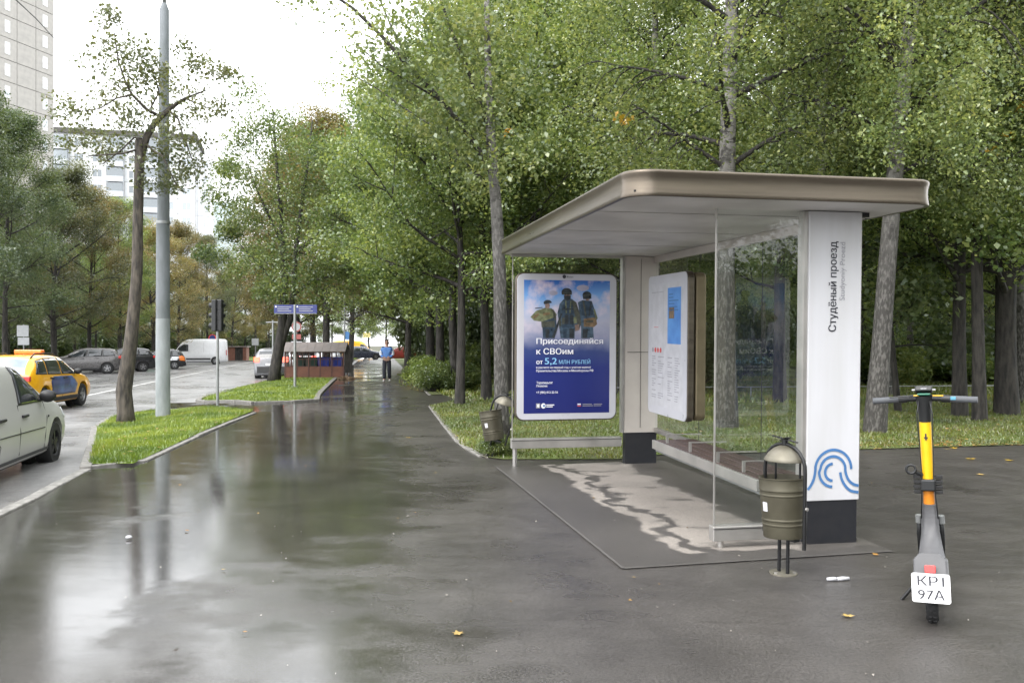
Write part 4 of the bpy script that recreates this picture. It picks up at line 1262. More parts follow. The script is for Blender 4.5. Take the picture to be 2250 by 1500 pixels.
def Qz(px, D, py): return at(px, py, D)
signpost('grey back of a sign on a tall post at the far left', Q(52, 46, -.1), 2.9, [('rect', -.02, 2.55, .62, .60, 'sign_grey', 0), ('rect', .02, 2.0, .6, .4, 'sign_grey', 0)])
signpost('red and blue no stopping sign above the white van', Q(467, 84, -.1), 3.0, [('disc', 0, 2.55, .75, 0, 'ink_red', 0), ('disc', 0, 2.551, .58, 0, 'sign_blue', 0), ('rect', 0, 2.0, .6, .25, 'paper', 0)])
signpost('pale square sign plate beside the brick bin house', Q(561, 96, 0), 2.6, [('rect', 0, 2.15, .75, .75, 'sign_grey', 0)])
signpost('T shaped grey sign post left of the forked tree', Q(600, 44, 0), 2.95, [('rect', 0, 2.85, .72, .05, 'sign_grey', 0)], .06)
signpost('red bordered road signs behind the forked tree', Q(652, 52, 0), 3.1, [('disc', 0, 2.75, .6, 0, 'sign_red', 0), ('disc', 0, 2.751, .45, 0, 'sign_grey', 0), ('rect', 0, 2.15, .55, .3, 'sign_red', 0), ('rect', 0, 1.75, .65, .25, 'paper', 0)])
signpost('small yellow and white bus stop sign at the far end of the path', Q(806, 105, 0), 3.2, [('rect', 0, 2.9, .9, .6, 'sign_yellow', 0)], .04)
signpost('blue pedestrian crossing sign far down the street', Q(764, 110, 0), 3.4, [('rect', .2, 2.9, 1.0, 1.0, 'ink_blue', 0)], .05)
signpost('tall thin grey post beside the bin shed', Q(757, 52, 0), 4.6, [], .05, 'street_post', 'post')

# ------------------------------------------------------------------ bin shed
D_ = 40.5
kb = Q(691, D_); k_ = D_ / FPX
shed = thing('bin_shed', 'low brown bin shed with barred sides and a grey sheet roof', 'bin shed', kb, (0, 0, R(4)))
hw = 63 * k_
zt = (820 - 762) * k_
low = (820 - 795) * k_
for y_ in (0, 1.5):
    w_ = MB().b2((-hw, y_ - .03, 0), (hw, y_ + .03, low)).obj('panel', 'shed_brown', shed)
for x_ in (-hw, hw): MB().b2((x_ - .03, .03, 0), (x_ + .03, 1.47, low)).obj('panel', 'shed_brown', shed)
for y_ in (0, 1.5):
    for i in range(6):
        x_ = -hw + 2 * hw * i / 5
        MB().b2((x_ - .035, y_ - .04, 0.0), (x_ + .035, y_ + .04, zt)).obj('post', 'shed_post', shed)
    for z_ in (low + .02, (low + zt) / 2, zt - .04): MB().b2((-hw, y_ - .015, z_ - .015), (hw, y_ + .015, z_ + .015)).obj('rail', 'shed_post', shed)
    for i in range(15):
        x_ = -hw + 2 * hw * (i + .5) / 15
        MB().b2((x_ - .008, y_ - .008, low), (x_ + .008, y_ + .008, zt)).obj('bar', 'shed_post', shed)
for i in range(8):
    xa = -hw - .12 + (2 * hw + .24) * i / 8; xb = -hw - .12 + (2 * hw + .24) * (i + 1) / 8 - .01
    mm = MB().add([(xa, -.25, zt), (xb, -.25, zt), (xb, .75, zt + .42), (xa, .75, zt + .42), (xb, 1.75, zt), (xa, 1.75, zt),
                   (xa, -.25, zt + .03), (xb, -.25, zt + .03), (xb, .75, zt + .45), (xa, .75, zt + .45), (xb, 1.75, zt + .03), (xa, 1.75, zt + .03)],
                  [(0, 1, 2, 3), (3, 2, 4, 5), (6, 7, 8, 9), (9, 8, 10, 11), (0, 1, 7, 6), (5, 4, 10, 11), (0, 3, 9, 6), (3, 5, 11, 9), (1, 2, 8, 7), (2, 4, 10, 8)])
    mm.obj('roof_sheet', 'shed_roof', shed)
dr = MB().b2((hw + .05, -.05, .25), (hw + .42, .03, (820 - 757) * k_)).obj('open_door', 'bark_dark', shed, bevel=.01)
MB().b2((hw + .10, -.06, .0), (hw + .14, .0, .25)).obj('door_leg', 'galvanised', shed)
for i, (x_, m_) in enumerate(((.35, 'bin_blue'), (.95, 'bin_blue'), (-.8, 'bin_green'), (-.2, 'bin_green'))):
    b_ = thing('wheelie_bin', ['blue waste bin inside the bin shed, next to the green bins', 'blue waste bin inside the bin shed, nearest its open door', 'dark green waste bin inside the bin shed, leftmost', 'dark green waste bin inside the bin shed, second from the left'][i], 'waste bin', shed.matrix_basis @ Vector((x_, .7, 0)), (0, 0, R(4)), 'waste bins in the shed')
    q = MB(); 
    q.v = [(-.22, -.25, .05), (.22, -.25, .05), (.22, .25, .05), (-.22, .25, .05), (-.28, -.32, .92), (.28, -.32, .92), (.28, .32, .92), (-.28, .32, .92)]
    q.f = [(0, 3, 2, 1), (4, 5, 6, 7), (0, 1, 5, 4), (1, 2, 6, 5), (2, 3, 7, 6), (3, 0, 4, 7)]
    q.obj('body', m_, b_, bevel=.02)
    MB().box((0, 0, .95), (.60, .68, .05)).obj('lid', m_, b_, bevel=.015)
    for s in (-1, 1): MB().lathe([(.001, -.03), (.09, -.03), (.09, .03), (.001, .03)], 12, (s * .24, .26, .09), Matrix.Rotation(R(90), 3, 'Y')).obj('wheel', 'rubber', b_)
# brick bin house across the road
bh = thing('bin_house', 'small red brick bin house with dark doors behind the white van', 'bin house', Q(519, 100, 0), (0, 0, R(6)))
MB().b2((-1.15, 0, 0), (-.15, 1.6, 1.55)).b2((.75, 0, 0), (1.15, 1.6, 1.55)).b2((-.15, 1.4, 0), (.75, 1.6, 1.55)).obj('wall', 'shed_brown', bh)
MB().b2((-.15, .1, 0), (.75, .16, 1.5)).obj('door', 'bark_dark', bh)
MB().b2((-1.3, -.15, 1.56), (1.3, 1.75, 1.68)).obj('roof', 'shed_roof', bh)

# ------------------------------------------------------------------ vehicles
def car(name, label, cat, L, W, H, paint, loc, rz, prof, belt, wheel_r, axles, windows, group=None, cabin=(.2, .8), glass_top=(), ground=.19, rim='rim_alloy', fine=True, rear_mat='car_glass', wr=.80, fender=None, sill=None, end_taper=.10):
    """local +x forward; prof: top contour (x 0..1 from rear, z); belt: shoulder line"""
    t = thing(name, label, cat, loc, (0, 0, rz), group)
    xs = sorted(set([p[0] for p in prof] + [i / 26 for i in range(27)] + [.006, .994, .02, .98]))
    px_, pz_ = [p[0] for p in prof], [p[1] for p in prof]
    bx_, bz_ = [p[0] for p in belt], [p[1] for p in belt]
    def top(x): return float(np.interp(x, px_, pz_))
    def blt(x): return min(float(np.interp(x, bx_, bz_)), top(x) - .025)
    def wid(x):
        e = min(x, 1 - x) / .16
        return W / 2 * (1 - end_taper * (1 - min(1, e)) ** 1.8 - .10 * (1 - min(1, min(x, 1 - x) / .03)) ** 2)
    def bot(x):
        e = min(x, 1 - x)
        return ground + .09 * (1 - min(1, e / .10)) ** 2
    def half(x):
        w, zb, bl, zt = wid(x), bot(x), blt(x), top(x)
        k = min(1, max(0, (zt - bl) / .35))
        wt = w * (.93 - (.93 - wr) * k)
        h = bl - zb
        return [(0, zb), (w * .86, zb), (w * .955, zb + .05), (w * .985, zb + h * .25), (w, zb + h * .55), (w * .992, zb + h * .8), (w * .955, bl),
                (w * .955 + (wt - w * .955) * .33 + .012 * k, bl + (zt - bl) * .33), (w * .955 + (wt - w * .955) * .68 + .012 * k, bl + (zt - bl) * .68),
                (wt, zt - .10 * k * .9 - .008), (wt - .035, zt - .045 * k - .004), (wt - .11, zt - .014 * k), (wt * .45, zt + .008), (0, zt + .012)]
    m = MB(); n = None
    for x in xs:
        hh = half(x)
        ringp = [((x - .5) * L, -y, z) for y, z in hh] + [((x - .5) * L, y, z) for y, z in hh[-2:0:-1]]
        n = len(ringp); m.v += ringp
    for i in range(len(xs) - 1):
        for k in range(n): m.f.append((i * n + k, i * n + (k + 1) % n, (i + 1) * n + (k + 1) % n, (i + 1) * n + k))
    m.f += [tuple(range(n - 1, -1, -1)), tuple(range((len(xs) - 1) * n, len(xs) * n))]
    body = m.obj('body', paint, t, smooth_=True)
    # wheel arches cut out of the body
    ra = wheel_r + .055
    cut = MB()
    for a in axles:
        cut.lathe([(.001, -W), (ra, -W), (ra, W), (.001, W)], 28, ((a - .5) * L, 0, wheel_r + .01), Matrix.Rotation(R(90), 3, 'X'))
    co = cut.obj('arch_cutter', None)
    co.matrix_world = t.matrix_basis
    bo = body.modifiers.new('arch', 'BOOLEAN'); bo.object = co; bo.operation = 'DIFFERENCE'; bo.solver = 'EXACT'
    bpy.context.view_layer.update()
    me2 = bpy.data.meshes.new_from_object(body.evaluated_get(bpy.context.evaluated_depsgraph_get()))
    old = body.data
    from mathutils.bvhtree import BVHTree
    tree = BVHTree.FromPolygons([v.co[:] for v in old.vertices], [p.vertices[:] for p in old.polygons])
    on = [v.normal.copy() for v in old.vertices]; oc = [v.co.copy() for v in old.vertices]
    body.modifiers.clear(); body.data = me2
    bpy.data.objects.remove(co)
    nr = []
    for p in me2.polygons:
        for li in p.loop_indices:
            co_ = me2.vertices[me2.loops[li].vertex_index].co
            q_, n_, fi, _d = tree.find_nearest(co_)
            vi = old.polygons[fi].vertices
            acc = Vector((0, 0, 0))
            for k in vi: acc += on[k] / max(1e-4, (oc[k] - co_).length) ** 2
            acc.normalize()
            nr.append(acc if acc.dot(p.normal) > .55 else p.normal.copy())
    me2.normals_split_custom_set(nr)
    if not me2.materials: me2.materials.append(MATS[paint])
    def yside(x, z):
        hh = half(x)
        for (y0, z0), (y1, z1) in zip(hh[1:11], hh[2:12]):
            if z0 - 1e-9 <= z <= z1 + 1e-9: return y0 + (y1 - y0) * (z - z0) / max(1e-9, z1 - z0)
        return hh[10][0]
    def side_patch(nm, poly, material, par, off=.006, sides=(-1, 1)):
        for s in sides:
            bm = bmesh.new()
            f = bm.faces.new([bm.verts.new((x, z, 0)) for x, z in poly])
            for c in [i / 26 for i in range(27)]:
                bmesh.ops.bisect_plane(bm, geom=bm.verts[:] + bm.edges[:] + bm.faces[:], plane_co=(c, 0, 0), plane_no=(1, 0, 0), dist=1e-5)
            for c in np.arange(.2, H, .07):
                bmesh.ops.bisect_plane(bm, geom=bm.verts[:] + bm.edges[:] + bm.faces[:], plane_co=(0, c, 0), plane_no=(0, 1, 0), dist=1e-5)
            for v in bm.verts:
                x, z = v.co.x, v.co.y
                v.co = ((x - .5) * L, s * (yside(x, z) + off), z)
            bmesh.ops.recalc_face_normals(bm, faces=bm.faces)
            me = bpy.data.meshes.new(nm); bm.to_mesh(me); bm.free()
            me.materials.append(MATS[material])
            for p in me.polygons: p.use_smooth = True
            o = link_mesh(nm, me, par)
            md = o.modifiers.new('thick', 'SOLIDIFY'); md.thickness = .01; md.offset = 0
    def top_patch(nm, xa, xb, material, par, frac=.86, off=.008):
        m = MB(); K, J = 8, 8
        for i in range(K + 1):
            x = xa + (xb - xa) * i / K
            hh = half(x)[9:]
            wm = hh[0][0] * frac
            zz = [q[1] for q in hh][::-1]; yy = [q[0] for q in hh][::-1]
            for j in range(J + 1):
                y = -wm + 2 * wm * j / J
                m.v.append(((x - .5) * L, y, float(np.interp(abs(y), yy, zz)) + off))
        for i in range(K):
            for j in range(J): m.f.append((i * (J + 1) + j, i * (J + 1) + j + 1, (i + 1) * (J + 1) + j + 1, (i + 1) * (J + 1) + j))
        m.obj(nm, material, par, smooth_=True)
    for w in windows:
        side_patch('side_window', w, 'car_glass', body, .005)
        if fine:
            cx_ = sum(p[0] for p in w) / len(w); cz_ = sum(p[1] for p in w) / len(w)
            side_patch('window_trim', [(cx_ + (p[0] - cx_) * 1.06, min(cz_ + (p[1] - cz_) * 1.10, cz_ + (p[1] - cz_) + .022) if p[1] > cz_ else max(cz_ + (p[1] - cz_) * 1.10, p[1] - .022)) for p in w], 'trim_black', body, .0015)
    for (xa, xb, nm) in glass_top: top_patch(nm, xa, xb, 'car_glass' if nm != 'rear_window' else rear_mat, body)
    for a in axles:
        for s in (-1, 1):
            x_ = (a - .5) * L
            Mw = Matrix.Rotation(R(90), 3, 'X')
            tw = .20
            yc = s * (wid(a) - tw / 2 - .015)
            r = wheel_r
            wh = MB().lathe([(r * .60, -tw / 2), (r * .93, -tw / 2), (r * .985, -tw * .4), (r, -tw * .25), (r, tw * .25), (r * .985, tw * .4), (r * .93, tw / 2), (r * .60, tw / 2)], 30, (x_, yc, r), Mw, True).obj('wheel', 'rubber', t, smooth_=True, sharp=40)
            rm_ = MB()
            yo = yc + s * (tw / 2 - .035)
            rm_.lathe([(r * .54, -.02), (r * .62, -.02), (r * .64, .03), (r * .58, .03)], 30, (x_, yo, r), Mw, True)
            for q in range(5):
                an = 2 * math.pi * q / 5 + .3
                rm_.box((x_ + r * .33 * math.cos(an), yo + s * .005, r + r * .33 * math.sin(an)), (r * .54, .03, r * .20), Euler((0, -an, 0)))
            rm_.lathe([(.001, -.03), (r * .17, -.03), (r * .17, .03), (.001, .03)], 12, (x_, yo, r), Mw)
            rm_.obj('rim', rim, wh, smooth_=True, sharp=35)
            MB().lathe([(.001, -.01), (r * .60, -.01), (r * .60, .01), (.001, .01)], 20, (x_, yc - s * .03, r), Mw).obj('brake_disc', 'trim_black', wh)
            MB().lathe([(.001, -.12), (ra - .008, -.12), (ra - .008, .0), (.001, .0)], 24, (x_, s * (wid(a) - .27), r + .01), Mw).obj('wheel_well', 'trim_black', body)
    t_ = dict(t=t, body=body, side_patch=side_patch, top_patch=top_patch, half=half, wid=wid, top=top, L=L, W=W, yside=yside)
    return t_

def lamp_patch(c, nm, poly, material): c['side_patch'](nm, poly, material, c['body'], .008)
def rear_box(c, nm, x, y, z, d, material, rot=0, both=True):
    for s in ((-1, 1) if both else (1,)):
        MB().box(((x - .5) * c['L'], s * y, z), d, Euler((0, rot, 0))).obj(nm, material, c['body'], bevel=.012)
def mirrors(c, x, z, m='trim_black'):
    for s in (-1, 1):
        y = c['yside'](x, z)
        MB().ball(((x - .5) * c['L'] - .02, s * (y + .13), z + .03), (.075, .11, .085), 12).obj('mirror', m, c['body'], smooth_=True)
        MB().box(((x - .5) * c['L'], s * (y + .03), z - .02), (.06, .10, .03)).obj('mirror_arm', 'trim_black', c['body'])
def seam(c, pts, sides=(-1, 1), r=.006):
    for s in sides:
        MB().tube([((x - .5) * c['L'], s * (c['yside'](x, z) + .001), z) for x, z in pts], r, 5).obj('door_seam', 'trim_black', c['body'])
def handle(c, x, z):
    for s in (-1, 1):
        MB().box(((x - .5) * c['L'], s * (c['yside'](x, z) + .018), z), (.20, .035, .035)).obj('door_handle', 'trim_black', c['body'], bevel=.01)
hatch = [(0, .52), (.010, .70), (.03, .98), (.06, 1.16), (.115, 1.38), (.16, 1.455), (.28, 1.485), (.44, 1.48), (.53, 1.44), (.60, 1.33), (.715, 1.02), (.74, .985), (.88, .90), (.96, .78), (.985, .66), (1, .50)]
hbelt = [(0, .90), (.1, .95), (.3, .94), (.7, .90), (.8, .86), (1, .66)]
wagon = [(0, .55), (.008, .75), (.02, 1.0), (.045, 1.30), (.08, 1.44), (.14, 1.50), (.35, 1.52), (.50, 1.49), (.575, 1.42), (.64, 1.28), (.735, 1.03), (.76, .99), (.89, .90), (.965, .77), (.988, .66), (1, .50)]
VP_ANG = R(99.3)      # the street runs away and a little to the left
# near silver estate, half out of the frame
ch_ = R(103)
fw_ = Q(108, 12.3, -KERB + .004)
cpos = Vector((fw_.x - 1.39 * math.cos(ch_) - .76 * math.sin(ch_), fw_.y - 1.39 * math.sin(ch_) + .76 * math.cos(ch_), fw_.z))
c = car('parked_car', 'silver estate car with black mirror cut off by the left edge', 'car', 4.35, 1.72, 1.52, 'paint_silver', cpos, ch_, wagon, hbelt, .305, (.19, .82),
        [[(.475, .96), (.475, 1.405), (.545, 1.36), (.62, 1.22), (.685, 1.02), (.69, .95)]],
        glass_top=((.60, .725, 'windshield'), (.02, .06, 'rear_window')), rim='trim_black')
mirrors(c, .665, .98)
seam(c, [(.46, .95), (.46, .6), (.46, .32)]); seam(c, [(.262, .95), (.262, .6), (.30, .5), (.29, .32)]); seam(c, [(.70, .93), (.715, .7), (.70, .45), (.70, .30)])
seam(c, [(.10, .62), (.3, .60), (.5, .59), (.69, .58)], r=.008)
handle(c, .50, .80); handle(c, .31, .81)
lamp_patch(c, 'head_lamp', [(.93, .64), (.93, .78), (.955, .76), (.985, .66), (.985, .60)], 'lamp_clear')
MB().ball(((.73 - .5) * 4.35, -(c['yside'](.73, .72) + .006), .72), (.03, .008, .018), 8).obj('side_repeater', 'trim_black', c['body'])
c['side_patch']('sill', [(.26, .20), (.26, .30), (.74, .30), (.74, .20)], 'cladding', c['body'], .004)

# taxi
tpos = Q(70, 23.6, -KERB + .004)
c = car('taxi', 'yellow taxi with orange roof sign and blue side graphic', 'taxi', 4.15, 1.76, 1.49, 'paint_taxi', tpos, R(96), hatch, hbelt, .325, (.20, .80),
        [[(.10, 1.02), (.145, 1.33), (.23, 1.37), (.24, 1.0)], [(.26, 1.0), (.25, 1.38), (.43, 1.39), (.45, .98)], [(.475, .98), (.455, 1.39), (.53, 1.35), (.60, 1.22), (.67, 1.02), (.675, .96)]],
        glass_top=((.60, .705, 'windshield'), (.035, .125, 'rear_window')), rear_mat='rear_glass_tint')
mirrors(c, .665, .98)
c['side_patch']('side_graphic', [(.30, .42), (.285, .80), (.33, .92), (.62, .90), (.70, .66), (.66, .42)], 'car_graphic_blue', c['body'], .004)
c['side_patch']('cladding', [(.28, .20), (.28, .36), (.72, .36), (.72, .20)], 'cladding', c['body'], .008)
seam(c, [(.465, .96), (.465, .6), (.46, .36)])
handle(c, .50, .86); handle(c, .30, .88)
rear_box(c, 'tail_light', .022, .60, .90, (.10, .42, .13), 'brake_red')
rear_box(c, 'rear_bumper', .012, 0, .45, (.10, 1.3, .28), 'cladding', both=False)
MB().box(((.004 - .5) * 4.15 - .01, 0, .74), (.02, .52, .11)).obj('licence_plate', 'plate_white', c['body'])
MB().box((-.15, 0, 1.56), (.20, .72, .12)).obj('roof_sign', 'car_graphic_orange', c['body'], bevel=.03)
for s in (-1, 1): MB().tube([((.14 - .5) * 4.15, s * .60, 1.42), ((.2 - .5) * 4.15, s * .60, 1.53), ((.45 - .5) * 4.15, s * .60, 1.53), ((.5 - .5) * 4.15, s * .60, 1.45)], .018, 6).obj('roof_rail', 'trim_black', c['body'])

suv = [(0, .60), (.008, .80), (.02, 1.05), (.055, 1.32), (.10, 1.52), (.17, 1.60), (.30, 1.64), (.45, 1.63), (.53, 1.58), (.60, 1.46), (.715, 1.16), (.74, 1.12), (.88, 1.02), (.96, .90), (.985, .76), (1, .58)]
sbelt = [(0, 1.02), (.1, 1.09), (.3, 1.06), (.7, 1.02), (.8, .98), (1, .76)]
swin = [[(.09, 1.16), (.13, 1.42), (.24, 1.50), (.25, 1.12)], [(.265, 1.12), (.255, 1.50), (.43, 1.52), (.45, 1.10)], [(.47, 1.10), (.45, 1.52), (.53, 1.48), (.60, 1.36), (.675, 1.14), (.68, 1.08)]]
sgl = ((.60, .705, 'windshield'), (.03, .09, 'rear_window'))
def broadside(px, D, face_left=True, extra=0):
    p = Q(px, D, -KERB + .004)
    a = math.atan2(-p.x, p.y)          # angle of the sight line
    return p, (math.pi if face_left else 0) + a + extra
p, rz = broadside(184, 55, True, R(-4))
c = car('parked_car', 'dark grey crossover parked across the road behind the taxi', 'car', 4.5, 1.85, 1.64, 'paint_grey', p, rz, suv, sbelt, .345, (.19, .80), swin, 'cars standing across the road', glass_top=sgl)
mirrors(c, .67, 1.1); rear_box(c, 'tail_light', .028, .74, 1.05, (.16, .22, .18), 'brake_red')
lamp_patch(c, 'head_lamp', [(.92, .80), (.92, .92), (.95, .90), (.98, .78), (.98, .74)], 'lamp_clear')
c['side_patch']('cladding', [(.28, .20), (.28, .38), (.72, .38), (.72, .20)], 'cladding', c['body'], .008)
seam(c, [(.46, 1.06), (.46, .6), (.46, .38)]); seam(c, [(.26, 1.06), (.28, .6), (.29, .38)]); handle(c, .5, .97); handle(c, .32, .98)
p, rz = broadside(262, 59, True, R(8))
c = car('parked_car', 'black crossover half hidden behind the crooked trunk', 'car', 4.45, 1.83, 1.60, 'paint_black', p, rz, suv, sbelt, .34, (.19, .80), swin, 'cars standing across the road', glass_top=sgl)
mirrors(c, .67, 1.1); rear_box(c, 'tail_light', .028, .74, 1.02, (.14, .20, .16), 'brake_red'); rear_box(c, 'rear_bumper', .01, 0, .55, (.08, 1.2, .25), 'galvanised', both=False)
p, rz = broadside(345, 66, True, R(-2))
c = car('parked_car', 'dark hatchback with green and orange panels behind the concrete pole', 'car', 4.2, 1.76, 1.52, 'paint_black', p, rz, hatch, hbelt, .32, (.20, .80),
        [[(.10, 1.02), (.145, 1.33), (.23, 1.37), (.24, 1.0)], [(.26, 1.0), (.25, 1.38), (.43, 1.39), (.45, .98)], [(.475, .98), (.455, 1.39), (.53, 1.35), (.60, 1.22), (.67, 1.02), (.675, .96)]], 'cars standing across the road', glass_top=((.60, .705, 'windshield'), (.035, .125, 'rear_window')))
c['side_patch']('green_panel', [(.52, .36), (.50, .92), (.66, .90), (.69, .36)], 'car_graphic_green', c['body'], .006)
c['side_patch']('orange_panel', [(.02, .62), (.03, .92), (.08, 1.04), (.13, .98), (.11, .66)], 'car_graphic_orange', c['body'], .006)
c['side_patch']('white_panel', [(.16, .66), (.10, .95), (.24, .95), (.28, .66)], 'paint_white', c['body'], .005)
mirrors(c, .665, .98); rear_box(c, 'roof_box', .3, 0, 1.50, (.8, 1.0, .04), 'paint_white', both=False)
# white van
van = [(0, .60), (.004, .9), (.008, 1.9), (.015, 2.30), (.04, 2.42), (.12, 2.45), (.55, 2.45), (.66, 2.42), (.73, 2.30), (.79, 2.05), (.885, 1.38), (.90, 1.30), (.96, 1.14), (.985, .95), (1, .62)]
vbelt = [(0, 1.28), (.6, 1.28), (.85, 1.22), (.92, 1.12), (1, .80)]
p, rz = broadside(437, 84, True, R(-6))
c = car('delivery_van', 'white panel van with high roof across the road', 'van', 5.3, 2.0, 2.45, 'paint_white', p, rz, van, vbelt, .35, (.20, .81),
        [[(.67, 1.30), (.67, 1.92), (.74, 1.92), (.80, 1.78), (.855, 1.42), (.855, 1.28)]], None, glass_top=((.795, .88, 'windshield'),), wr=.84, end_taper=.07)
mirrors(c, .835, 1.38); seam(c, [(.655, 1.9), (.655, 1.2), (.655, .4)]); seam(c, [(.40, 2.1), (.40, 1.2), (.40, .4)])
c['side_patch']('side_cladding', [(.28, .46), (.28, .62), (.72, .62), (.72, .46)], 'cladding', c['body'], .012)
c['side_patch']('sill', [(.28, .22), (.28, .30), (.72, .30), (.72, .22)], 'trim_black', c['body'], .006)
rear_box(c, 'tail_light', .006, .90, 1.15, (.06, .10, .5), 'brake_red')
# silver crossover driving away
p = Q(609, 47, -KERB + .004)
c = car('driving_car', 'silver crossover with lit brake lamps driving away beside the forked tree', 'car', 4.5, 1.86, 1.66, 'paint_suv_silver', p, R(97), suv, sbelt, .345, (.19, .80), swin, glass_top=sgl)
mirrors(c, .67, 1.1); rear_box(c, 'tail_light', .022, .72, 1.05, (.14, .26, .26), 'brake_lit'); rear_box(c, 'rear_bumper', .008, 0, .52, (.10, 1.4, .34), 'cladding', both=False)
MB().box((-.5 * 4.5 - .005, 0, .80), (.03, .52, .11)).obj('licence_plate', 'plate_white', c['body'])
p = Q(678, 66, -KERB + .004)
c = car('driving_car', 'white hatchback with red brake lamps seen through the bin shed', 'car', 4.2, 1.78, 1.5, 'paint_white', p, R(97), hatch, hbelt, .32, (.2, .8), [], glass_top=((.6, .705, 'windshield'), (.035, .125, 'rear_window')), fine=False)
rear_box(c, 'tail_light', .022, .62, .92, (.12, .34, .16), 'brake_lit')
p, rz = broadside(797, 100, False, R(4))
c = car('crossing_car', 'dark blue estate crossing the far end of the pavement', 'car', 4.6, 1.8, 1.5, 'paint_navy', p + Vector((0, 0, KERB)), rz, wagon, hbelt, .33, (.19, .81),
        [[(.08, 1.02), (.10, 1.36), (.24, 1.38), (.25, 1.0)], [(.27, 1.0), (.27, 1.39), (.44, 1.39), (.45, .98)], [(.475, .98), (.475, 1.385), (.545, 1.35), (.62, 1.22), (.685, 1.04), (.69, .97)]], glass_top=((.60, .725, 'windshield'), (.02, .06, 'rear_window')), fine=False)
rear_box(c, 'tail_light', .02, .7, .9, (.1, .2, .14), 'brake_red')
p, rz = broadside(776, 112, False, 0)
c = car('delivery_van', 'yellow box van far down the street above the dark blue estate', 'van', 5.2, 2.0, 2.3, 'paint_taxi', p + Vector((0, 0, KERB)), rz, [(x, z * .93) for x, z in van], vbelt, .35, (.20, .81), [[(.67, 1.30), (.67, 1.80), (.74, 1.80), (.80, 1.68), (.855, 1.36), (.855, 1.28)]], glass_top=((.795, .88, 'windshield'),), fine=False)
p = Q(725, 88, -KERB + .004)
c = car('parked_car', 'white car behind the bin shed roof, far along the street', 'car', 4.3, 1.78, 1.5, 'paint_white', p, R(277), hatch, hbelt, .32, (.2, .8), [], None, glass_top=((.6, .705, 'windshield'), (.035, .125, 'rear_window')), fine=False)
p = Q(878, 95, .012)
c = car('parked_car', 'red car glimpsed between the trunks right of the walker', 'car', 4.2, 1.78, 1.5, 'paint_red', p, R(190), hatch, hbelt, .32, (.2, .8), [], None, glass_top=((.6, .705, 'windshield'),), fine=False)

# ------------------------------------------------------------------ the walker
def skin_mesh(name, material, parent, pts, edges, root=0, levels=2):
    me = bpy.data.meshes.new(name)
    me.from_pydata([p[:3] for p in pts], edges, [])
    o = bpy.data.objects.new(name, me); COL.objects.link(o)
    o.modifiers.new('skin', 'SKIN')
    if not me.skin_vertices: 
        bpy.context.view_layer.update()
    for i, p in enumerate(pts):
        sv = me.skin_vertices[0].data[i]
        r = p[3]; sv.radius = (r, p[4] if len(p) > 4 else r)
        sv.use_root = (i == root)
    sb = o.modifiers.new('sub', 'SUBSURF'); sb.levels = sb.render_levels = levels
    bpy.context.view_layer.update()
    m2 = bpy.data.meshes.new_from_object(o.evaluated_get(bpy.context.evaluated_depsgraph_get()))
    bpy.data.objects.remove(o); bpy.data.meshes.remove(me)
    m2.name = name; m2.materials.clear(); m2.materials.append(MATS[material])
    for p in m2.polygons: p.use_smooth = True
    return link_mesh(name, m2, parent)
pb_ = P(850, 838)
man = thing('person', 'walker in a blue and white jacket and dark trousers coming along the pavement', 'person', pb_, (0, 0, R(2)))
# faces -Y (towards the camera); mid-step, arms folded in front at the waist
Pt = [(0, 0, .95, .13, .10), (0, 0, 1.15, .135, .095), (0, .01, 1.36, .15, .10), (0, 0, 1.47, .06, .06), (0, -.02, 1.57, .055, .06), (0, -.03, 1.66, .082, .095), (0, -.03, 1.74, .05, .06),
      (-.18, .01, 1.40, .055), (-.25, .04, 1.14, .045), (-.15, -.13, 1.02, .026), (-.10, -.17, 1.01, .022),
      (.18, .01, 1.40, .055), (.25, .04, 1.14, .045), (.15, -.13, 1.02, .026), (.10, -.17, 1.03, .022),
      (-.09, 0, .86, .09), (-.10, -.10, .48, .065), (-.10, -.08, .09, .042), (-.105, -.20, .035, .035),
      (.09, 0, .86, .09), (.10, .02, .48, .065), (.10, .16, .11, .042), (.105, .05, .035, .035)]
Ed = [(0, 1), (1, 2), (2, 3), (3, 4), (4, 5), (5, 6), (2, 7), (7, 8), (8, 9), (9, 10), (2, 11), (11, 12), (12, 13), (13, 14), (0, 15), (15, 16), (16, 17), (17, 18), (0, 19), (19, 20), (20, 21), (21, 22)]
for s, base in ((-1, 10), (1, 14)):
    bx_, by_, bz_ = Pt[base][:3]
    for k, (dx, dz, ln) in enumerate(((.0, .028, .05), (0, .012, .062), (0, -.004, .066), (0, -.02, .058))):
        i = len(Pt)
        Pt += [(bx_ - s * .02, by_ - .012, bz_ + dz, .009), (bx_ - s * (.02 + ln * .6), by_ - .02, bz_ + dz - .004, .008), (bx_ - s * (.02 + ln), by_ - .012, bz_ + dz - .01, .0075)]
        Ed += [(base, i), (i, i + 1), (i + 1, i + 2)]
    i = len(Pt)
    Pt += [(bx_ + s * .0, by_ - .02, bz_ + .045, .0095), (bx_ - s * .02, by_ - .03, bz_ + .06, .0085)]; Ed += [(base, i), (i, i + 1)]
body = skin_mesh('body', 'skin', man, Pt, Ed)
jk = [(0, 0, .93, .165, .125), (0, 0, 1.15, .17, .125), (0, .01, 1.36, .18, .12), (0, .0, 1.46, .085, .085),
      (-.18, .01, 1.40, .082), (-.255, .04, 1.14, .07), (-.14, -.135, 1.025, .05), (.18, .01, 1.40, .082), (.255, .04, 1.14, .07), (.14, -.135, 1.025, .05)]
skin_mesh('jacket', 'cloth_blue', man, jk, [(0, 1), (1, 2), (2, 3), (2, 4), (4, 5), (5, 6), (2, 7), (7, 8), (8, 9)])
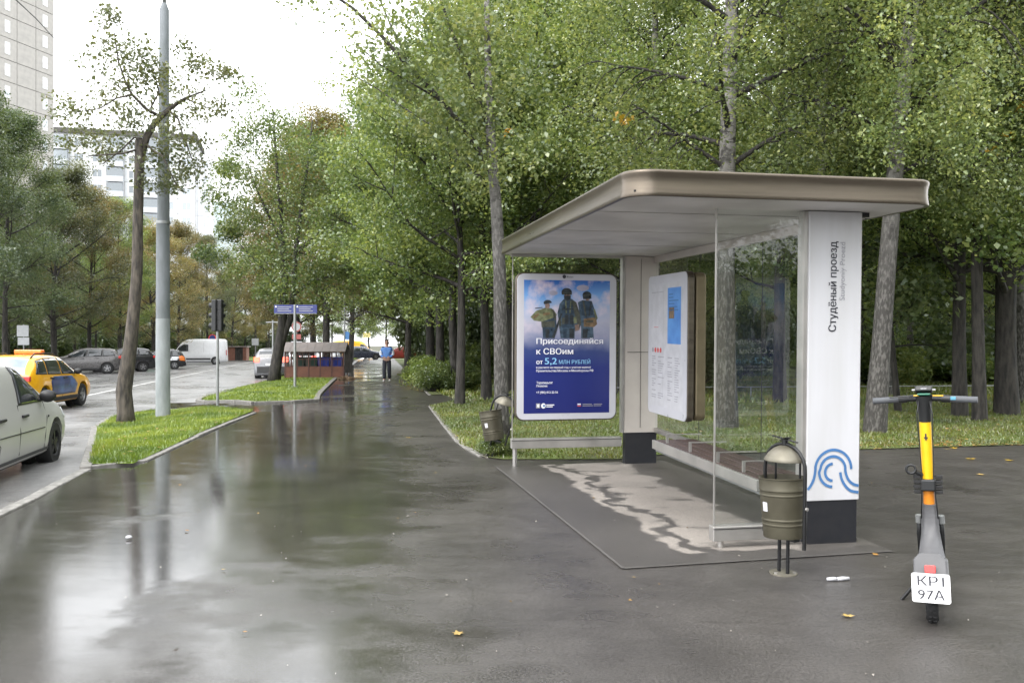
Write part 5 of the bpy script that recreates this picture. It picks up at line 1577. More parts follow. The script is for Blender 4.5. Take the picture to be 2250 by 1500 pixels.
for s in (-1, 1):
    skin_mesh('sleeve_panel', 'cloth_pale', man, [(s * .215, .02, 1.33, .082), (s * .262, .045, 1.16, .078), (s * .20, -.05, 1.08, .066)], [(0, 1), (1, 2)], 0, 2)
    skin_mesh('shoulder_panel', 'cloth_navy', man, [(s * .08, .0, 1.455, .06), (s * .15, .005, 1.43, .075), (s * .20, .01, 1.385, .082)], [(0, 1), (1, 2)], 0, 2)
skin_mesh('trousers', 'cloth_navy', man, [(0, 0, .98, .14, .115), (-.09, 0, .86, .105), (-.10, -.10, .48, .088), (-.10, -.08, .10, .075), (.09, 0, .86, .105), (.10, .02, .48, .088), (.10, .15, .12, .075)], [(0, 1), (1, 2), (2, 3), (0, 4), (4, 5), (5, 6)])
skin_mesh('hair', 'hair', man, [(0, .02, 1.68, .085, .085), (0, -.02, 1.735, .08, .075), (0, .045, 1.62, .055)], [(0, 1), (0, 2)])
MB().ball((0, -.128, 1.635), (.014, .022, .022), 8).obj('nose', 'skin', body, smooth_=True)
for s in (-1, 1):
    MB().ball((s * .033, -.112, 1.665), (.011, .008, .007), 8).obj('eye', 'hair', body)
    MB().ball((s * .088, -.02, 1.64), (.014, .022, .032), 8).obj('ear', 'skin', body)
    q = MB(); 
MB().box((0, -.118, 1.595), (.045, .012, .008)).obj('mouth', 'ink_red', body, bevel=.003)
for (x_, y_, z_) in ((-.105, -.16, .045), (.105, .08, .05)):
    MB().ball((x_, y_, z_), (.052, .135, .045), 12).obj('shoe', 'shoe', man, smooth_=True)

# ------------------------------------------------------------------ buildings
def block(name, label, corner, ang, length, depth, h0, h1, floor_h, bay, mats, win_cols, win, balcony_cols=(), zbase=-2.0, roofband=True):
    """facade runs from corner along ang (towards the camera side); panels, windows and joints are pieces"""
    t = thing(name, label, 'building', (corner[0], corner[1], zbase), (0, 0, ang))
    # local: x along the facade, y into the block, z up
    MB().b2((0, .12, 0), (length, depth, h1 - zbase)).obj('core', mats['joint'], t)
    nb_ = int(round(length / bay)); panel = MB().b2((.04, 0, .04), (bay - .04, .14, floor_h - .04)).mesh('wall_panel', mats['panel'])
    end = MB().b2((-.14, .14, .04), (-.0, bay - .04 + .1, floor_h - .04)).mesh('wall_panel', mats['panel'])
    ww, wh, wz = win
    fr = MB().b2((-ww / 2, -.03, 0), (ww / 2, .02, .07)).b2((-ww / 2, -.03, wh - .07), (ww / 2, .02, wh)).b2((-ww / 2, -.03, 0), (-ww / 2 + .07, .02, wh)).b2((ww / 2 - .07, -.03, 0), (ww / 2, .02, wh)).b2((-.035, -.03, 0), (.035, .02, wh)).mesh('window', mats['frame'])
    pn = MB().b2((-ww / 2 + .03, -.012, .03), (ww / 2 - .03, -.006, wh - .03)).mesh('pane', mats['pane'])
    bal = MB().b2((-bay / 2 + .15, -.95, -.1), (bay / 2 - .15, .0, .95)).mesh('balcony', mats.get('balcony', mats['panel']))
    bgl = MB().b2((-bay / 2 + .2, -.9, .96), (bay / 2 - .2, 0, floor_h - .35)).mesh('balcony_glazing', mats['pane'])
    z = h0
    while z < h1 - zbase - .5:
        for i in range(nb_):
            link_mesh('wall_panel', panel, t, (i * bay, -.02, z))
            if i in win_cols:
                w = link_mesh('window', fr, t, (i * bay + bay / 2, -.03, z + wz)); link_mesh('pane', pn, w)
            if i in balcony_cols:
                b_ = link_mesh('balcony', bal, t, (i * bay + bay / 2, -.03, z)); link_mesh('glazing', bgl, b_)
        z += floor_h
    if roofband: MB().b2((-.4, -.4, h1 - zbase), (length + .4, depth + .4, h1 - zbase + .9)).obj('parapet', 'roof_felt', t)
    return t
# tower: corner at its far right edge, the facade comes towards the camera on the left
cr = at(118, 300, 118)
dv = Vector((-.30, -1.0)).normalized()
L_t = 24.0
st = (cr.x + dv.x * L_t, cr.y + dv.y * L_t)
block('apartment_tower', 'tall grey panel apartment tower at the left edge', st, math.atan2(-dv.y, -dv.x), L_t, 18, 20.0 - 2.8 * 5, 75, 2.8, 3.0,
      dict(panel='tower_panel', joint='tower_joint', frame='window_frame', pane='window_pane'), (2, 5, 7), (.8, 1.55, .7))
cr2 = at(112, 292, 165)
block('apartment_block', 'long white apartment block with glazed balconies behind the pole', (cr2.x, cr2.y), R(14), 26.0, 14, 8.4, 41.5, 2.9, 3.25,
      dict(panel='block_panel', joint='block_joint', frame='window_frame', pane='window_dark', balcony='balcony'), (1, 2, 4, 6, 7), (1.7, 1.5, .75), (0, 3, 5))
cr3 = at(398, 300, 172)
block('apartment_block', 'narrow bright white end of an apartment block right of the pole', (cr3.x, cr3.y), R(24), 6.2, 12, 8.4, 38.0, 2.9, 3.1,
      dict(panel='paint_white', joint='block_panel', frame='window_frame', pane='window_pane'), (1,), (.9, 1.4, .8), roofband=False)
cr4 = at(437, 450, 210)
block('apartment_block', 'distant pale green apartment block above the tree tops', (cr4.x, cr4.y), R(6), 9.0, 12, 8.4, 34.5, 2.9, 3.0,
      dict(panel='green_block', joint='block_panel', frame='window_frame', pane='window_pane'), (), (1.2, 1.4, .8), roofband=False)

# overhead wire
wp = [at(-60, -60, 17), at(35, 0, 21), at(80, 42, 26), at(120, 86, 33), at(165, 121, 42), at(260, 190, 60), at(420, 330, 95)]
tag(MB().tube(wp, .016, 6).obj('overhead_wire', 'wire_black'), 'black overhead wire crossing in front of the tower', 'wire')
# ------------------------------------------------------------------ trees
def leaves_mesh(name, centres, sig, counts, size, material, rng, flat=.65, upbias=.55, droop=.0):
    """leaf-sized quads spread round the twig ends"""
    cen = np.repeat(np.asarray(centres), counts, axis=0)
    sg = np.repeat(np.asarray(sig), counts)
    n = len(cen)
    off = rng.normal(0, 1, (n, 3)); off *= (np.minimum(1.9, np.linalg.norm(off, axis=1)) / np.maximum(1e-6, np.linalg.norm(off, axis=1)))[:, None]
    off *= sg[:, None]; off[:, 2] *= flat
    if droop: off[:, 2] -= np.abs(rng.normal(0, 1, n)) * droop * sg
    p = cen + off
    nrm = rng.normal(0, 1, (n, 3)); nrm[:, 2] = np.abs(nrm[:, 2]) + upbias; nrm /= np.linalg.norm(nrm, axis=1)[:, None]
    a = rng.normal(0, 1, (n, 3)); a[:, 2] -= .4 + droop
    a -= nrm * (a * nrm).sum(1)[:, None]; a /= np.maximum(1e-6, np.linalg.norm(a, axis=1))[:, None]
    b = np.cross(nrm, a)
    s = size * rng.uniform(.5, 1.5, n)
    L, W = s[:, None], (s * rng.uniform(.55, .85, n))[:, None]
    V = np.stack([p - a * L * .5, p - a * L * .05 + b * W * .5 + nrm * L * .08, p + a * L * .5 - nrm * L * .10, p - a * L * .05 - b * W * .5 + nrm * L * .08], 1).reshape(-1, 3)
    F = np.arange(4 * n).reshape(-1, 4)
    return quick_mesh(name, V, F, material)

def bez(p0, d, length, n, up, rng, wob=.08):
    pts = [np.array(p0, float)]; d = np.array(d, float); d /= np.linalg.norm(d)
    for i in range(n):
        d = d + np.array([0, 0, up / n]) + rng.normal(0, wob, 3); d /= np.linalg.norm(d)
        pts.append(pts[-1] + d * length / n)
    return pts

def grow(seed, H, cb, Rr, limbs, leaves, leaf, tr, bark, leafm, kind='round', sub=6, sig=.37, up=.5, flat=.65, droop=0., lean=(0, 0)):
    rng = np.random.default_rng(seed)
    wood = MB()
    n = 12
    trunk = []
    wv = rng.normal(0, .05, 2)
    for i in range(n + 1):
        t = i / n
        trunk.append(np.array([lean[0] * t * H + wv[0] * math.sin(t * 5) * 2, lean[1] * t * H + wv[1] * math.sin(t * 4 + 1) * 2, H * .95 * t]))
    rad = [tr * (1.25 if i == 0 else 1) * (1 - .93 * (i / n) ** 1.15) + .008 for i in range(n + 1)]
    trunk[0][2] = -.15
    wood.tube(trunk, rad, 12, False)
    n_tr = len(wood.f)
    anchors = []
    def tpos(t):
        f = t * n; i = min(n - 1, int(f)); return trunk[i] + (trunk[i + 1] - trunk[i]) * (f - i)
    for k in range(limbs):
        t = cb / H + (1 - cb / H) * .95 * ((k + rng.uniform(0, 1)) / limbs)
        s = (t - cb / H) / (1 - cb / H)
        shape = math.sin(math.pi * min(1, (s * .80 + .22))) ** .75 if kind == 'round' else (1.0 - .72 * s) * min(1, .55 + s * 3)
        ln = Rr * shape * rng.uniform(.7, 1.15) + .4
        az = k * 2.39996 + rng.uniform(-.4, .4)
        el = R(rng.uniform(2, 22) + 52 * s ** 1.3) if kind == 'round' else R(rng.uniform(25, 45) + 25 * s)
        d = (math.cos(az) * math.cos(el), math.sin(az) * math.cos(el), math.sin(el))
        lb = bez(tpos(t), d, ln, 6, (up if kind == 'round' else -.5) * rng.uniform(.3, 1), rng)
        lr = max(.012, tr * .36 * (1 - .55 * s) * min(1.2, ln / Rr + .2))
        wood.tube(lb, [lr * (1 - .8 * q / 6) for q in range(7)], 6, False)
        for j in range(sub):
            f = .28 + .72 * (j + rng.uniform(0, 1)) / sub
            i = min(5, int(f * 6)); p = lb[i] + (lb[i + 1] - lb[i]) * (f * 6 - i)
            dd = (lb[i + 1] - lb[i]); dd /= np.linalg.norm(dd)
            dd = dd + rng.normal(0, .65, 3) * np.array([1, 1, .7])
            if kind != 'round': dd[2] -= .35
            sl = ln * rng.uniform(.25, .48) * (1.1 - f * .45) + .25
            sb = bez(p, dd, sl, 4, .15 if kind == 'round' else -1.2, rng, .12)
            wood.tube(sb, [max(.004, lr * .35 * (1 - .8 * q / 4)) for q in range(5)], 4, False)
            for q in (2, 4):
                anchors.append(sb[q] + rng.normal(0, .10, 3))
        anchors.append(lb[-1]); anchors.append(lb[-2])
    anchors = np.array(anchors)
    sg = sig * rng.uniform(.55, 1.25, len(anchors))
    w = sg ** 2; cnt = np.maximum(4, (leaves * w / w.sum()).astype(int))
    drop = rng.random(len(anchors)) < .16
    cnt[drop] = 2
    cm = leaves_mesh('crown', anchors, sg, cnt, leaf, leafm, rng, flat, .5, droop)
    tm = wood.mesh('trunk', bark, True)
    if kind == 'birch':
        tm.materials.append(MATS['bark_dark'])
        for p in tm.polygons: p.material_index = 0 if p.index < n_tr else 1
    return tm, cm

MAPLE = [grow(11, 14.0, 2.5, 3.9, 30, 84000, .092, .17, 'bark', 'leaf_green'),
         grow(12, 15.0, 3.0, 3.6, 30, 84000, .092, .15, 'bark', 'leaf_green'),
         grow(13, 13.0, 2.2, 4.3, 32, 84000, .095, .19, 'bark', 'leaf_green')]
BIRCH = [grow(21, 17.0, 4.2, 3.1, 34, 84000, .060, .17, 'birch_bark', 'leaf_birch', 'birch', 7, .40, droop=.7),
         grow(22, 18.0, 4.6, 2.9, 34, 84000, .060, .16, 'birch_bark', 'leaf_birch', 'birch', 7, .40, droop=.7)]
MAPLEL = [grow(14, 9.6, 3.1, 4.0, 26, 70000, .092, .16, 'bark', 'leaf_green', sig=.36), grow(15, 9.0, 2.9, 4.2, 26, 70000, .092, .15, 'bark', 'leaf_green', sig=.36)]
SAPL = [grow(31, 7.0, 1.2, 2.0, 18, 16000, .11, .06, 'bark_dark', 'leaf_lime', sig=.36, sub=5)]

def plant_tree(name, label, meshes, pos, scale=1.0, rz=None, group=None, leafm=None, barkm=None, cat='tree', tilt=(0, 0)):
    t = thing(name, label, cat, pos, (tilt[0], tilt[1], random.uniform(0, 6.28) if rz is None else rz), group)
    t.scale = (scale,) * 3 if not isinstance(scale, tuple) else scale
    for nm, me, mm in (('trunk', meshes[0], barkm), ('crown', meshes[1], leafm)):
        o = link_mesh(nm, me, t)
        if mm:
            o.material_slots[0].link = 'OBJECT'; o.material_slots[0].material = MATS[mm]
    return t

# --- crooked tree on the near island: limbs traced in its own plane, given depth
def traced(label, D, base_px, limbs, clusters, leaf, leafm, barkm, seed, name='tree', n_leaf=90, spread=.8, sig=.26, blur=.62):
    rng = np.random.default_rng(seed)
    b = Q(base_px, D)
    t = thing(name, label, 'tree', b)
    w = MB()
    k = D / FPX
    for pts in limbs:
        path = [at(x, y, D) - b + Vector((0, dy, 0)) for x, y, r, dy in pts]
        w.tube(path, [max(.005, r * k) for x, y, r, dy in pts], 10 if pts[0][2] > 5 else 6, True)
    w.obj('trunk', barkm, t, smooth_=True)
    cen, sg, cn = [], [], []
    tw = MB()
    for x, y, r in clusters:
        for q in range(2):
            dy = rng.normal(0, spread)
            p = at(x + rng.normal(0, r * .3), y + rng.normal(0, r * .3), D) - b + Vector((0, dy, 0))
            cen.append(p[:]); sg.append(r * k * blur); cn.append(int(n_leaf * rng.uniform(.5, 1.2)))
    cm = leaves_mesh('crown', cen, sg, cn, leaf, leafm, rng, .8, .4, .3)
    link_mesh('crown', cm, t)
    return t
ct = P(277, 931)
traced('crooked tree with sawn off top and sparse crown beside the concrete pole', ct.y, 277,
       [[(277, 940, 22, 0), (276, 905, 18, 0), (272, 860, 17, 0), (279, 810, 16, 0), (285, 770, 15, 0), (289, 735, 14, 0), (296, 660, 12.5, 0), (301, 600, 12, 0), (303, 480, 11, 0), (306, 380, 10.5, 0), (307, 308, 10, 0)],
        [(308, 350, 9, 0), (320, 300, 7.5, .05), (333, 272, 6.5, .1), (347, 253, 6, .15), (362, 232, 5, .25), (390, 205, 3, .4), (430, 180, 1.6, .6)],
        [(347, 253, 4, .15), (322, 240, 3.5, 0), (300, 215, 3, -.2), (290, 190, 2.4, -.3), (280, 150, 1.8, -.4), (275, 90, 1.2, -.5)],
        [(300, 215, 2.2, -.2), (270, 225, 1.8, -.3), (240, 250, 1.4, -.4), (190, 262, 1, -.5)],
        [(320, 305, 2.5, .05), (290, 300, 2, .1), (250, 325, 1.8, .3), (200, 350, 1.2, .5)],
        [(316, 325, 2.5, 0), (280, 342, 2, -.2), (215, 352, 1.2, -.4)],
        [(318, 315, 3, .05), (345, 335, 2.4, -.2), (370, 350, 2, -.3), (410, 420, 1.2, -.5)],
        [(360, 235, 3, .25), (388, 260, 2.2, .1), (400, 290, 1.8, 0), (430, 355, 1.1, -.2)],
        [(330, 240, 2, 0), (345, 200, 1.8, .1), (330, 150, 1.2, .2), (300, 110, .9, .2)],
        [(390, 205, 2, .4), (430, 222, 1.6, .3), (470, 240, 1, .2)]],
       [(272, 55, 14), (280, 85, 22), (245, 100, 20), (295, 105, 22), (250, 125, 18), (300, 125, 20), (290, 145, 14), (238, 180, 22), (222, 205, 18), (260, 192, 20), (305, 170, 24), (325, 165, 20), (315, 195, 22), (345, 155, 18), (380, 190, 26), (405, 195, 24), (395, 220, 26), (420, 140, 22), (440, 130, 14), (480, 158, 18), (505, 160, 14), (165, 245, 18), (185, 262, 26), (215, 265, 28), (245, 270, 26), (270, 262, 24), (170, 290, 24), (200, 300, 26), (235, 300, 20), (180, 320, 18), (225, 315, 20), (285, 240, 24), (300, 262, 20), (395, 295, 22), (410, 315, 24), (385, 330, 22), (425, 345, 18), (400, 370, 20), (420, 395, 22), (380, 400, 18), (440, 300, 18), (455, 245, 20), (470, 215, 16), (345, 330, 22), (330, 360, 18), (335, 400, 16), (375, 260, 20)],
       .072, 'leaf_dusty', 'bark', 41, n_leaf=95, spread=.55, blur=.95)
ft = P(603, 838)
traced('dark forked tree on the lawn beyond the cross path', ft.y, 603,
       [[(602, 842, 17, 0), (604, 815, 13, 0), (612, 770, 12, 0), (620, 720, 10.5, 0), (622, 680, 9.5, 0), (624, 620, 8, .2), (618, 540, 6.5, .3), (612, 440, 5, .2), (606, 340, 3, 0), (600, 240, 1.5, 0)],
        [(612, 775, 9, 0), (626, 730, 8, 0), (638, 700, 7, 0), (646, 650, 6, -.2), (656, 560, 5, -.5), (672, 460, 4, -.8), (690, 360, 2.5, -1), (700, 280, 1.2, -1.2)],
        [(618, 540, 4, .3), (590, 480, 3, .4), (560, 420, 2, .5), (530, 340, 1, .5)], [(656, 560, 4, -.5), (700, 520, 3, -.6), (750, 470, 1.5, -.6)],
        [(622, 640, 4, .2), (580, 600, 3, .6), (540, 560, 2, .8), (510, 530, 1, 1)], [(646, 650, 4, -.2), (690, 620, 3, -.6), (740, 610, 1.5, -1)]],
       [(600, 240, 40), (560, 270, 36), (640, 260, 42), (690, 290, 40), (540, 320, 36), (590, 330, 44), (640, 340, 46), (700, 350, 46), (745, 380, 38), (520, 380, 34), (560, 400, 42), (610, 420, 46), (660, 420, 48), (710, 430, 46), (760, 440, 40), (510, 450, 34), (545, 480, 40), (590, 500, 44), (640, 500, 48), (690, 510, 46), (740, 500, 42), (780, 520, 36), (510, 540, 34), (550, 560, 36), (600, 580, 40), (660, 580, 44), (710, 590, 44), (760, 600, 40), (620, 640, 30), (680, 640, 40), (735, 650, 36), (590, 620, 26), (520, 590, 28), (500, 500, 26), (490, 430, 26), (500, 350, 24), (480, 560, 22)],
       .105, 'leaf_green', 'bark_dark', 42, n_leaf=560, spread=1.5)
# leaning birch with long rising limbs behind the far end of the shelter
traced('birch with long limbs rising to the upper left behind the poster screen', 13.9, 1103,
       [[(1104, 985, 20, 0), (1102, 900, 16, 0), (1100, 760, 15, 0), (1098, 600, 14, 0), (1092, 480, 13, 0), (1086, 400, 12, 0), (1080, 330, 11, 0), (1076, 260, 10, 0), (1072, 160, 8, .1), (1070, 60, 7, .2), (1068, -60, 5.5, .2), (1064, -220, 3, .2)]],
       [(1090, 300, 20)], .075, 'leaf_birch', 'birch_rough', 43, 'birch_tree', n_leaf=20)
lt = bpy.data.objects[[o.name for o in bpy.data.objects if o.get('label', '').startswith('birch with long limbs')][0]]
w_ = MB(); k_ = 13.9 / FPX; b_ = Q(1103, 13.9)
limbs_ = [[(1078, 375, 7, 0), (1050, 330, 6.5, -.1), (1015, 280, 6, -.2), (970, 230, 5.5, -.3), (905, 165, 4.8, -.4), (850, 105, 4, -.5), (790, 50, 3.2, -.6), (720, 5, 2.4, -.7), (640, -40, 1.4, -.8)],
          [(1076, 285, 6, 0), (1060, 240, 5.5, .2), (1040, 180, 5, .3), (1015, 110, 4.4, .4), (985, 40, 3.8, .5), (960, -40, 3, .6), (930, -140, 2, .7)],
          [(905, 165, 3, -.4), (885, 110, 2.6, -.2), (860, 60, 2.2, 0), (835, 0, 1.8, .1), (810, -70, 1.2, .2)],
          [(1066, 400, 4.5, 0), (1030, 360, 4, .3), (985, 300, 3.4, .6), (930, 240, 2.8, .9), (870, 195, 2.2, 1.2), (800, 140, 1.6, 1.4), (735, 100, 1.1, 1.5)],
          [(960, 225, 2.6, -.3), (905, 200, 2, -.5), (850, 170, 1.5, -.6), (800, 130, 1.0, -.7)]]
for pts in limbs_: MB().tube([at(x, y, 13.9) - b_ + Vector((0, dy, 0)) for x, y, r, dy in pts], [r * k_ for x, y, r, dy in pts], 8, True).obj('limb', 'bark_dark', lt, smooth_=True)
rng = np.random.default_rng(5); cen, sg, cn = [], [], []
for li, pts in enumerate(limbs_):
    for i in range(len(pts) - 1):
        for q in range(7):
            f = rng.random(); x = pts[i][0] + (pts[i + 1][0] - pts[i][0]) * f; y = pts[i][1] + (pts[i + 1][1] - pts[i][1]) * f; dy = pts[i][3]
            p = at(x + rng.normal(0, 20), y + rng.normal(0, 20) + 10, 13.9) - b_ + Vector((0, dy + rng.normal(0, .35), 0))
            cen.append(p[:]); sg.append(.16); cn.append(int(24 if x < 880 else 42))
for x, y, q in ((1000, 60, 1), (1040, 60, 1), (1100, 60, 1), (960, 120, 1), (1000, 150, 1), (1090, 150, 1), (1120, 200, 1), (1040, 230, 1), (1000, 200, 1), (1110, 100, 1), (930, 60, 1), (1060, 20, 1), (1130, 20, 1), (980, 10, 1), (1140, 280, 1), (1120, 340, 1), (1160, 130, 1)):
    for j in range(4):
        p = at(x + rng.normal(0, 25), y + rng.normal(0, 25), 13.9) - b_ + Vector((0, rng.normal(0, .8), 0)); cen.append(p[:]); sg.append(.24); cn.append(85)
link_mesh('twig_foliage', leaves_mesh('twig_foliage', cen, sg, cn, .07, 'leaf_birch', rng, .9, .4, .5), lt)

def wood_place(px, D=None):
    side = 'left of the poster screen' if px < 1115 else 'behind the poster screen' if px < 1380 else 'behind the timetable case' if px < 1560 else 'behind the side glass' if px < 1765 else 'behind the name pillar' if px < 1900 else 'behind the scooter' if px < 2110 else 'towards the right edge'
    if D is None: return side
    return side + (', front rows' if D < 30 else ', middle rows' if D < 45 else ', deep rows')
def road_place(px):
    return 'at the left edge' if px < 40 else 'behind the taxi' if px < 150 else 'behind the dark grey crossover' if px < 260 else 'behind the concrete pole' if px < 390 else 'behind the white van' if px < 490 else 'right of the white van'
# --- trees with a place of their own
def pt(px, D): return Q(px, D, .01)
N_ = plant_tree
N_('birch_tree', 'thick birch seen through the shelter back glass and above the roof', BIRCH[0], pt(1612, 15.6), (1.08, 1.08, 1.0), 1.0, barkm='birch_rough')
N_('birch_tree', 'birch with dark bark marks above the roof between the other two birches', BIRCH[1], pt(1792, 18.0), 1.0, 2.2)
N_('birch_tree', 'rough leaning birch just right of the white name pillar', BIRCH[1], pt(1917, 14.9), (.98, .98, 1.0), 0.0, barkm='birch_rough', tilt=(R(-1), R(6.5)))
N_('birch_tree', 'slender pale birch rising left of the roof corner', BIRCH[0], pt(1440, 23.0), .95, 3.1)
N_('tree', 'slim dark trunk standing in the grass left of the far litter bin', MAPLEL[0], pt(1008, 22.0), (.75, .75, .92), .4, barkm='bark_dark')
N_('tree', 'stout dark trunk right behind the slim one by the far litter bin', MAPLEL[1], pt(1064, 24.0), .92, 1.2, barkm='bark_dark')
N_('tree', 'double dark trunk by the hedge right of the walker', MAPLEL[0], pt(962, 33.0), 1.1, 2.0, barkm='bark_dark')
N_('tree', 'dark trunk behind the hedge, third along the path', MAPLEL[1], pt(940, 41.0), 1.25, 3.3, barkm='bark_dark')
N_('tree', 'dark leaning trunk beside the path behind the walker', MAPLE[2], pt(905, 52.0), 1.05, 5.3, barkm='bark_dark')
N_('tree', 'lime green tree where the path meets the far street', MAPLE[0], pt(900, 74.0), 1.1, .9, leafm='leaf_lime', barkm='bark_dark')
N_('tree', 'dark trunk behind the handlebar right of the leaning birch', MAPLE[0], pt(2118, 18.2), (.8, .8, .95), 1.7, barkm='bark_dark')
N_('tree', 'slim dark trunk just right of the scooter handlebar', BIRCH[1], pt(2146, 17.2), (.75, .75, .9), .3, barkm='bark_dark')
N_('tree', 'dark trunk second from the right edge of the wood', MAPLE[1], pt(2195, 19.6), (.75, .75, .9), 2.9, barkm='bark_dark')
N_('tree', 'broad dark trunk at the right edge of the wood', MAPLE[2], pt(2246, 18.6), 1.1, 4.4, barkm='bark_dark')
N_('tree', 'thin dark leaning trunk behind the leaning birch', SAPL[0], pt(1975, 19.5), 1.1, 0.0, leafm='leaf_dark', tilt=(0, R(-4)))
N_('tree', 'autumn tinted tree behind the bin shed', MAPLE[0], pt(722, 58.0), (1.5, 1.5, 1.22), 1.1, leafm='leaf_autumn', barkm='bark_dark')
N_('tree', 'yellowing tree between road and path beyond the shed', MAPLE[1], pt(690, 74.0), (1.5, 1.5, 1.35), 2.4, leafm='leaf_autumn', barkm='bark_dark')
N_('tree', 'green tree far along the road edge above the shed', MAPLE[2], pt(765, 90.0), 1.5, .7, barkm='bark_dark')
N_('tree', 'tall dense tree spreading over the path left of the poster screen', MAPLEL[1], pt(1003, 29.0), 1.05, .2, barkm='bark_dark')
N_('tree', 'dense tree arching over the path behind the direction sign', MAPLEL[0], pt(952, 37.5), 1.25, 4.2, barkm='bark_dark')
N_('tree', 'yellowing tree above the walker', MAPLE[1], pt(893, 62.0), 1.2, 5.0, leafm='leaf_autumn', barkm='bark_dark')
N_('tree', 'brownish tree over the road left of the bin shed', MAPLE[2], pt(655, 64.0), 1.2, 3.0, leafm='leaf_autumn', barkm='bark_dark')
# along the far side of the road
far_side = [(-110, 40, 1.05, 'leaf_dark', 0), (15, 47, .98, 'leaf_dark', 1), (-150, 52, 1.2, 'leaf_dark', 2), (125, 60, 1.05, 'leaf_dusty', 2), (200, 66, .98, 'leaf_autumn', 0), (262, 72, .94, 'leaf_green', 1), (330, 80, .95, 'leaf_autumn', 2), (395, 89, 1.02, 'leaf_autumn', 0), (455, 97, .95, 'leaf_dusty', 1), (515, 108, .92, 'leaf_autumn', 2), (560, 118, .9, 'leaf_autumn', 0), (590, 128, .9, 'leaf_dusty', 1)]
far_lab = ['dark tree at the left edge, nearest across the road', 'tall green tree in front of the grey tower', 'green tree behind the leftmost one across the road', 'green tree right of the tower above the dark grey crossover', 'autumn tree over the dark grey crossover', 'dusty green tree behind the crooked trunk', 'autumn tree behind the concrete pole', 'brown tinted tree above the cab of the white van', 'dusty tree above the rear of the white van', 'autumn tree behind the traffic light', 'autumn tree above the brick bin house', 'farthest dusty tree in the row across the road']
for (px, D, s, m, v), lb in zip(far_side, far_lab):
    N_('tree', lb, MAPLE[v], Q(px, D, 0), s, None, 'trees across the road', m, 'bark_dark')
for k in range(16):      # second row behind them
    px = -120 + k * 47; D = 62 + k * 5.2
    N_('tree', 'tree in the back row across the road ' + road_place(px), MAPLE[k % 3], Q(px, D, 0), (.92 if k > 3 else 1.05) * random.uniform(.9, 1.0), None, 'back row of trees across the road', ('leaf_dark', 'leaf_green', 'leaf_dusty')[k % 3], 'bark_dark')
# the street closes in the distance
for k, px in enumerate((600, 650, 690, 730, 770, 810, 850, 880)):
    N_('tree', 'distant tree at the end of the street ' + ('left of the bin shed' if px < 640 else 'above the bin shed' if px < 770 else 'above the walker' if px < 865 else 'right of the walker'), MAPLE[k % 3], Q(px, 150 + 6 * (k % 3), 0), 1.0, None, 'trees at the end of the street', ('leaf_green', 'leaf_dusty', 'leaf_lime')[k % 3], 'bark_dark')
# the wood
rw = random.Random(19)
spots = [(Q(px, D).x, D) for px, D in ((1612, 15.6), (1792, 18), (1915, 14.9), (1440, 23), (1008, 22), (1064, 24), (962, 33), (935, 41), (897, 52), (888, 74), (2118, 18.2), (2146, 17.2), (2195, 19.6), (2246, 18.6), (1103, 13.9))]
cnt = 0
tries = 0
while cnt < 42 and tries < 6000:
    tries += 1
    D = rw.uniform(20, 62); px = rw.uniform(905 if D > 55 else 1120, 2450)
    x = (px - CX) * D / FPX
    u, v = st_uv(x, D)
    if v < 2.0 or any((x - a) ** 2 + (D - b) ** 2 < (2.5 + D * .025) ** 2 for a, b in spots): continue
    spots.append((x, D)); cnt += 1
    r_ = rw.random()
    if r_ < .38: N_('tree', 'birch in the wood ' + wood_place(px, D), BIRCH[cnt % 2], Q(px, D, .01), rw.uniform(.85, 1.1), rw.uniform(0, 6.28), 'birches deep in the wood')
    else: N_('tree', 'dark trunked leafy tree in the wood ' + wood_place(px, D), MAPLE[cnt % 3], Q(px, D, .01), rw.uniform(.85, 1.15), rw.uniform(0, 6.28), 'maples deep in the wood', ('leaf_green', 'leaf_lime', 'leaf_birch', 'leaf_green', 'leaf_lime')[cnt % 5], 'bark_dark')
# trees behind the photographer, seen only in the glass and the wet ground
for k, (x, y) in enumerate(((12, -10), (19, -6), (23, -1), (8, -18), (15, -17), (26, 5), (24, 11))):
    N_('tree', 'tree standing behind the viewpoint, mirrored in the shelter glass', MAPLE[k % 3], (x, y, gz(x, y) - .05), 1.0, None, 'trees behind the viewpoint', None, 'bark_dark')

# a few turned leaves on the right edge
yt = [o for o in bpy.data.objects if o.get('label', '').startswith('slim dark trunk just right')][0]
yi = (Matrix.Translation(yt.location) @ yt.rotation_euler.to_matrix().to_4x4() @ Matrix.Diagonal((*yt.scale, 1))).inverted()
rng = np.random.default_rng(8)
cen = [(yi @ at(x, y, 15.5 + rng.uniform(-.5, 1)))[:] for x, y in ((2085, 285), (2090, 270), (2130, 260), (2215, 300), (2245, 235), (2185, 330), (2075, 300), (1360, 255), (1375, 262), (1120, 290))]
link_mesh('turned_leaves', leaves_mesh('turned_leaves', cen, [.09] * len(cen), [12] * len(cen), .13, 'leaf_yellow', rng), yt)
# drooping sprays of the leaning birch in front of its trunk
lb_ = [o for o in bpy.data.objects if o.get('label', '').startswith('rough leaning birch')][0]
li_ = (Matrix.Translation(lb_.location) @ lb_.rotation_euler.to_matrix().to_4x4() @ Matrix.Diagonal((*lb_.scale, 1))).inverted()
cen, sg, cn = [], [], []
for k in range(150):
    x, y = rng.uniform(1880, 2160), rng.uniform(-40, 330)
    cen.append((li_ @ at(x, y, 14.2 + rng.normal(0, .6)))[:]); sg.append(rng.uniform(.10, .26)); cn.append(int(rng.uniform(15, 110)))
link_mesh('twig_foliage', leaves_mesh('twig_foliage', cen, sg, cn, .06, 'leaf_birch', rng, 1.1, .4, .6), lb_)
